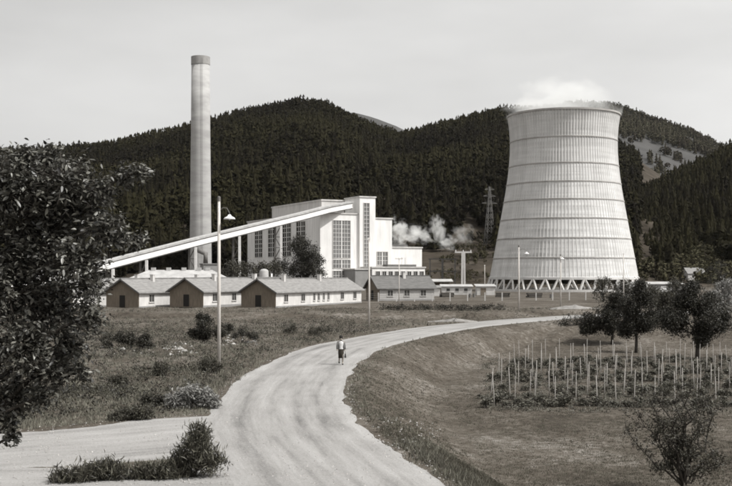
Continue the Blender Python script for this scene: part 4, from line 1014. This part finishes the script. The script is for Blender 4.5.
# low weeds over the dug soil of the vineyard and the field
for (n, y0, y1, pa, pb, h0, h1, nm, lb) in ((3400, 57, 93, 482, 750, .04, .2, 'vineyard_weeds', 'low weeds on the dug ground between the vineyard stakes'),):
    y = 1 / rw.uniform(1 / y1, 1 / y0, n); x = PX(rw.uniform(pa, pb, n), y); s_, sd_ = road_sd(x, y)
    m = (sd_ > 0) & (s_ > 3) & (rw.uniform(0, 1, n) < .35 + .65 * (np.sin(x * 1.1 + y * .4) * np.sin(x * .4 - y * .9) > .0)); x, y = x[m], y[m]; n = len(x)
    hh = rw.uniform(h0, h1, n); P = np.repeat(np.stack([x, y, G(x, y)], -1), 10, 0); P[:, :2] += rw.normal(0, .16, (n * 10, 2)); P[:, 2] += np.repeat(hh, 10) * rw.uniform(.05, 1, n * 10)
    V, F, T = leaf_arrays(P, .12, .5, rw); T = np.clip(np.repeat(rw.uniform(0, 1, n), 20) + rw.normal(0, .15, n * 20), 0, 1)
    tag(link(nm, np_mesh(nm, V, F, M['leaf_vine'], T)), lb, 'weeds', None, 'stuff')

# rubble stones along the meadow edge and loose stones by the road
V, F = [], []
mb = MB(); r = np.random.default_rng(90)
def stone(x, y, s):
    z = g(x, y); b = len(mb.v)
    vs = [(0, 0, 1), (1, 0, 0), (.3, .95, .1), (-.8, .6, 0), (-.8, -.6, .05), (.3, -.95, 0), (0, 0, -.5)]
    for v in vs: mb.v.append((x + s * v[0] * r.uniform(.7, 1.2), y + s * v[1] * r.uniform(.7, 1.2), z + s * .6 * v[2] * r.uniform(.5, 1.3)))
    for k in range(5): mb.f += [(b, b + 1 + k, b + 1 + (k + 1) % 5), (b + 6, b + 1 + (k + 1) % 5, b + 1 + k)]
for k in range(150):
    px = r.choice([r.uniform(100, 200), r.uniform(222, 258), r.uniform(165, 192)]); py = 350 + r.normal(0, 2.5) - (6 if px > 220 else 0) - (px - 150) * .03; d = FPX * EYE / (py - HORIZON); stone(PX(px, d), d, abs(r.normal(.04, .09)) + .03)
for k in range(160):
    i = r.integers(60, 400); c = ROADC[min(i, len(ROADC) - 1)]; u = r.choice([-1, 1]) * r.uniform(.85, 1.12); stone(c[0] + u * c[2], c[1], r.uniform(.02, .06))
tag(mb.build('rubble', M['stone']), 'scattered pale stones along the meadow and the road edges', 'stones', None, 'stuff')

# loose gravel lying on the carriageway
rw = np.random.default_rng(91); n = 11000
y = 1 / rw.uniform(1 / 85, 1 / 26, n); x = PX(rw.uniform(-10, 470, n), y); s_ = np.minimum(road_sd(x, y)[0], np.minimum(road_sd(x, y, SIDE)[0], road_sd(x, y, APRON)[0]))
e_ = rw.uniform(0, 1, n); m = (s_ < .35) & ((e_ < .35) | (s_ > -.5) | (np.abs(np.sin(x * .9 + y * .31)) > .8)); x, y = x[m], y[m]; n = len(x)
sz = .012 + .028 * rw.uniform(0, 1, n) ** 3; tv = np.array([(1, 0, 0), (0, 1, 0), (-1, 0, 0), (0, -1, 0), (0, 0, .8)]); tf = np.array([(0, 1, 4), (1, 2, 4), (2, 3, 4), (3, 0, 4)])
V = (tv[None] * sz[:, None, None] * rw.uniform(.6, 1.4, (n, 5, 3)) + np.stack([x, y, np.maximum(G(x, y), 0) + .016], -1)[:, None]).reshape(-1, 3)
F = (tf[None] + (np.arange(n) * 5)[:, None, None]).reshape(-1, 3)
tag(link('loose_gravel', np_mesh('loose_gravel', V, F, M['stone'])), 'loose gravel strewn over the road surface', 'gravel', None, 'stuff')

# ---------------------------------------------------------------- person walking on the road
d = 63.5; x = PX(341, d)
pr_ = thing('person', 'person walking on the gravel road in white blouse, open jacket and dark skirt', 'person', (x, d, .02), R(8))
def skin_mesh(name, verts, edges, radii, mat, parent, sub=2):
    me = bpy.data.meshes.new(name); me.from_pydata(verts, edges, []); me.materials.append(mat)
    o = link(name, me, parent); m = o.modifiers.new('skin', 'SKIN'); m.use_smooth_shade = True
    for i, rr in enumerate(radii):
        sv = me.skin_vertices[0].data[i]; sv.radius = rr if isinstance(rr, tuple) else (rr, rr); sv.use_root = (i == 0)
    s = o.modifiers.new('sub', 'SUBSURF'); s.levels = s.render_levels = sub; return o
bv = [(0, 0, .93), (0, 0, 1.12), (0, -.01, 1.32), (0, -.01, 1.43), (0, -.02, 1.52), (0, -.03, 1.62),
      (.17, 0, 1.38), (.22, .03, 1.12), (.23, -.04, .88), (.235, -.06, .80), (-.17, 0, 1.38), (-.22, -.03, 1.12), (-.23, -.1, .9), (-.235, -.12, .82),
      (.09, 0, .88), (.09, -.10, .50), (.09, -.06, .09), (.09, -.20, .04), (-.09, 0, .88), (-.09, .06, .50), (-.09, .22, .13), (-.09, .10, .06)]
be = [(0, 1), (1, 2), (2, 3), (3, 4), (4, 5), (2, 6), (6, 7), (7, 8), (8, 9), (2, 10), (10, 11), (11, 12), (12, 13), (0, 14), (14, 15), (15, 16), (16, 17), (0, 18), (18, 19), (19, 20), (20, 21)]
brd = [(.15, .11), (.12, .09), (.15, .1), .055, .06, (.085, .1), .06, .045, .035, .035, .06, .045, .035, .035, .09, .06, .04, .035, .09, .06, .04, .035]
body = skin_mesh('body', bv, be, brd, M['skin'], pr_)
MB().lathe([(.005, .095), (.06, .085), (.1, .045), (.112, -.02), (.1, -.10), (.06, -.15)], 14).build('hair', M['hair'], pr_, True, (0, .012, 1.685))
MB().lathe([(.075, 1.43), (.15, 1.37), (.165, 1.25), (.14, 1.08), (.165, .95)], 16).build('blouse', M['blouse'], pr_, True)
MB().lathe([(.135, 1.06), (.17, .92), (.175, .7), (.16, .40), (.15, .40), (.14, .9)], 18).build('skirt', M['skirt'], pr_, True)
jk = MB(); jk.tube([(.16, .02, 1.40), (.225, .04, 1.12), (.24, -.02, .92)], [.075, .068, .055], 10); jk.tube([(-.16, .02, 1.40), (-.225, -.01, 1.12), (-.24, -.08, .94)], [.075, .068, .055], 10)
jk.tube([(.09, .0, 1.43), (.115, .0, 1.2), (.12, .0, .88)], [.07, .105, .12], 10); jk.tube([(-.09, .0, 1.43), (-.115, .0, 1.2), (-.12, .0, .88)], [.07, .105, .12], 10); jk.build('jacket', M['jacket'], pr_, True)
for s, oy, oz in ((.09, -.12, 0), (-.09, .17, .07)):
    MB().tube([(s, oy + .1, .045 + oz), (s, oy, .05 + oz), (s, oy - .13, .03 + oz)], [.045, .05, .03], 8).build('shoe', M['leather'], pr_, True)
bag = thing('handbag', 'dark handbag hanging from the walking person hand', 'bag', (x + .26, d - .09, .45))
b = MB(); b.add([(-.06, -.17, 0), (.06, -.17, 0), (.06, .17, 0), (-.06, .17, 0), (-.03, -.13, .24), (.03, -.13, .24), (.03, .13, .24), (-.03, .13, .24)], [(3, 2, 1, 0), (4, 5, 6, 7), (0, 1, 5, 4), (1, 2, 6, 5), (2, 3, 7, 6), (3, 0, 4, 7)]); b.build('bag_body', M['leather'], bag)
MB().tube([(0, -.09, .23), (0, -.05, .36), (0, .05, .36), (0, .09, .23)], .012, 6).build('handle', M['leather'], bag)

# ---------------------------------------------------------------- steam
def steam_mat(name, dens, nscale, cut, seed):
    m = bpy.data.materials.new(name); m.use_nodes = True; n, l = m.node_tree.nodes, m.node_tree.links; n.clear()
    o = n.new('ShaderNodeOutputMaterial'); v = n.new('ShaderNodeVolumePrincipled'); v.inputs['Color'].default_value = (.97, .97, .96, 1); v.inputs['Anisotropy'].default_value = .1
    t = n.new('ShaderNodeTexCoord'); ln = n.new('ShaderNodeVectorMath'); ln.operation = 'LENGTH'
    z = n.new('ShaderNodeTexNoise'); z.inputs['Scale'].default_value = nscale; z.inputs['Detail'].default_value = 6; z.inputs['Roughness'].default_value = .62; z.noise_dimensions = '4D'; z.inputs['W'].default_value = seed
    fall = n.new('ShaderNodeMapRange'); fall.inputs['From Min'].default_value = .2; fall.inputs['From Max'].default_value = 1.0; fall.inputs['To Min'].default_value = .16; fall.inputs['To Max'].default_value = -.75
    ad = n.new('ShaderNodeMath'); ad.operation = 'ADD'; sb = n.new('ShaderNodeMapRange'); sb.inputs['From Min'].default_value = cut; sb.inputs['From Max'].default_value = cut + .3; sb.inputs['To Max'].default_value = dens
    l.new(t.outputs['Object'], ln.inputs[0]); l.new(ln.outputs['Value'], fall.inputs[0]); l.new(t.outputs['Object'], z.inputs['Vector'])
    am = n.new('ShaderNodeMath'); am.operation = 'MULTIPLY_ADD'; am.inputs[1].default_value = 2.6; am.inputs[2].default_value = -.8; z.inputs['Distortion'].default_value = .5; l.new(z.outputs[0], am.inputs[0])
    l.new(am.outputs[0], ad.inputs[0]); l.new(fall.outputs[0], ad.inputs[1]); l.new(ad.outputs[0], sb.inputs[0]); l.new(sb.outputs[0], v.inputs['Density']); l.new(v.outputs[0], o.inputs['Volume'])
    return m
import bmesh
bm = bmesh.new(); bmesh.ops.create_icosphere(bm, subdivisions=3, radius=1)
def steam(label, loc, rad, dens, nscale, cut, seed):
    me = bpy.data.meshes.new('steam'); bm.to_mesh(me); me.materials.append(steam_mat('steam_vapour', dens, nscale, cut, seed))
    o = link('steam', me, None, loc); o.scale = rad; return tag(o, label, 'steam', 'steam', 'stuff')
steam('thin steam rising from the mouth of the cooling tower', (TX - 1, TY, 59.5), (20.5, 17, 12), .085, 1.4, .05, 1)
steam('higher steam drifting off above the cooling tower rim', (TX + 2, TY, 64), (17, 13, 9.5), .04, 1.7, .2, 6)
for (px, py, rx, rz, lab, s_, de) in ((400, 234, 22, 20, 'bright steam drifting beside the middle block', 2, .55), (420, 236, 24, 15, 'steam bank above the turbine hall', 3, .5), (437, 229, 14, 20, 'rising steam puff above the switchyard', 5.3, .5), (447, 243, 17, 12, 'low steam puff over the switchyard frames', 7, .4), (463, 235, 18, 17, 'faint steam puff above the T shaped gantry', 8.4, .16)):
    d = 402; p = at(px, py, d); q = d / FPX * 1.12; steam(lab, p, (rx * q * 1.1, rx * q * .8, rz * q * 1.15), de * .6, 2.3, .42, s_)
bm.free()
hz = MB().box(-7200, 7200, -450, 9200, -4.5, 575)
m = bpy.data.materials.new('valley_air'); m.use_nodes = True; n, l = m.node_tree.nodes, m.node_tree.links; n.clear()
o_ = n.new('ShaderNodeOutputMaterial'); v = n.new('ShaderNodeVolumePrincipled'); v.inputs['Color'].default_value = (.96, .96, .95, 1); v.inputs['Density'].default_value = 1.0e-5; l.new(v.outputs[0], o_.inputs['Volume'])
tag(hz.build('haze', m), 'thin valley haze fading the far hills', 'haze', None, 'stuff')
print('stakes', np_, 'tris', sum(len(o.data.polygons) for o in SC.objects if o.type == 'MESH'))
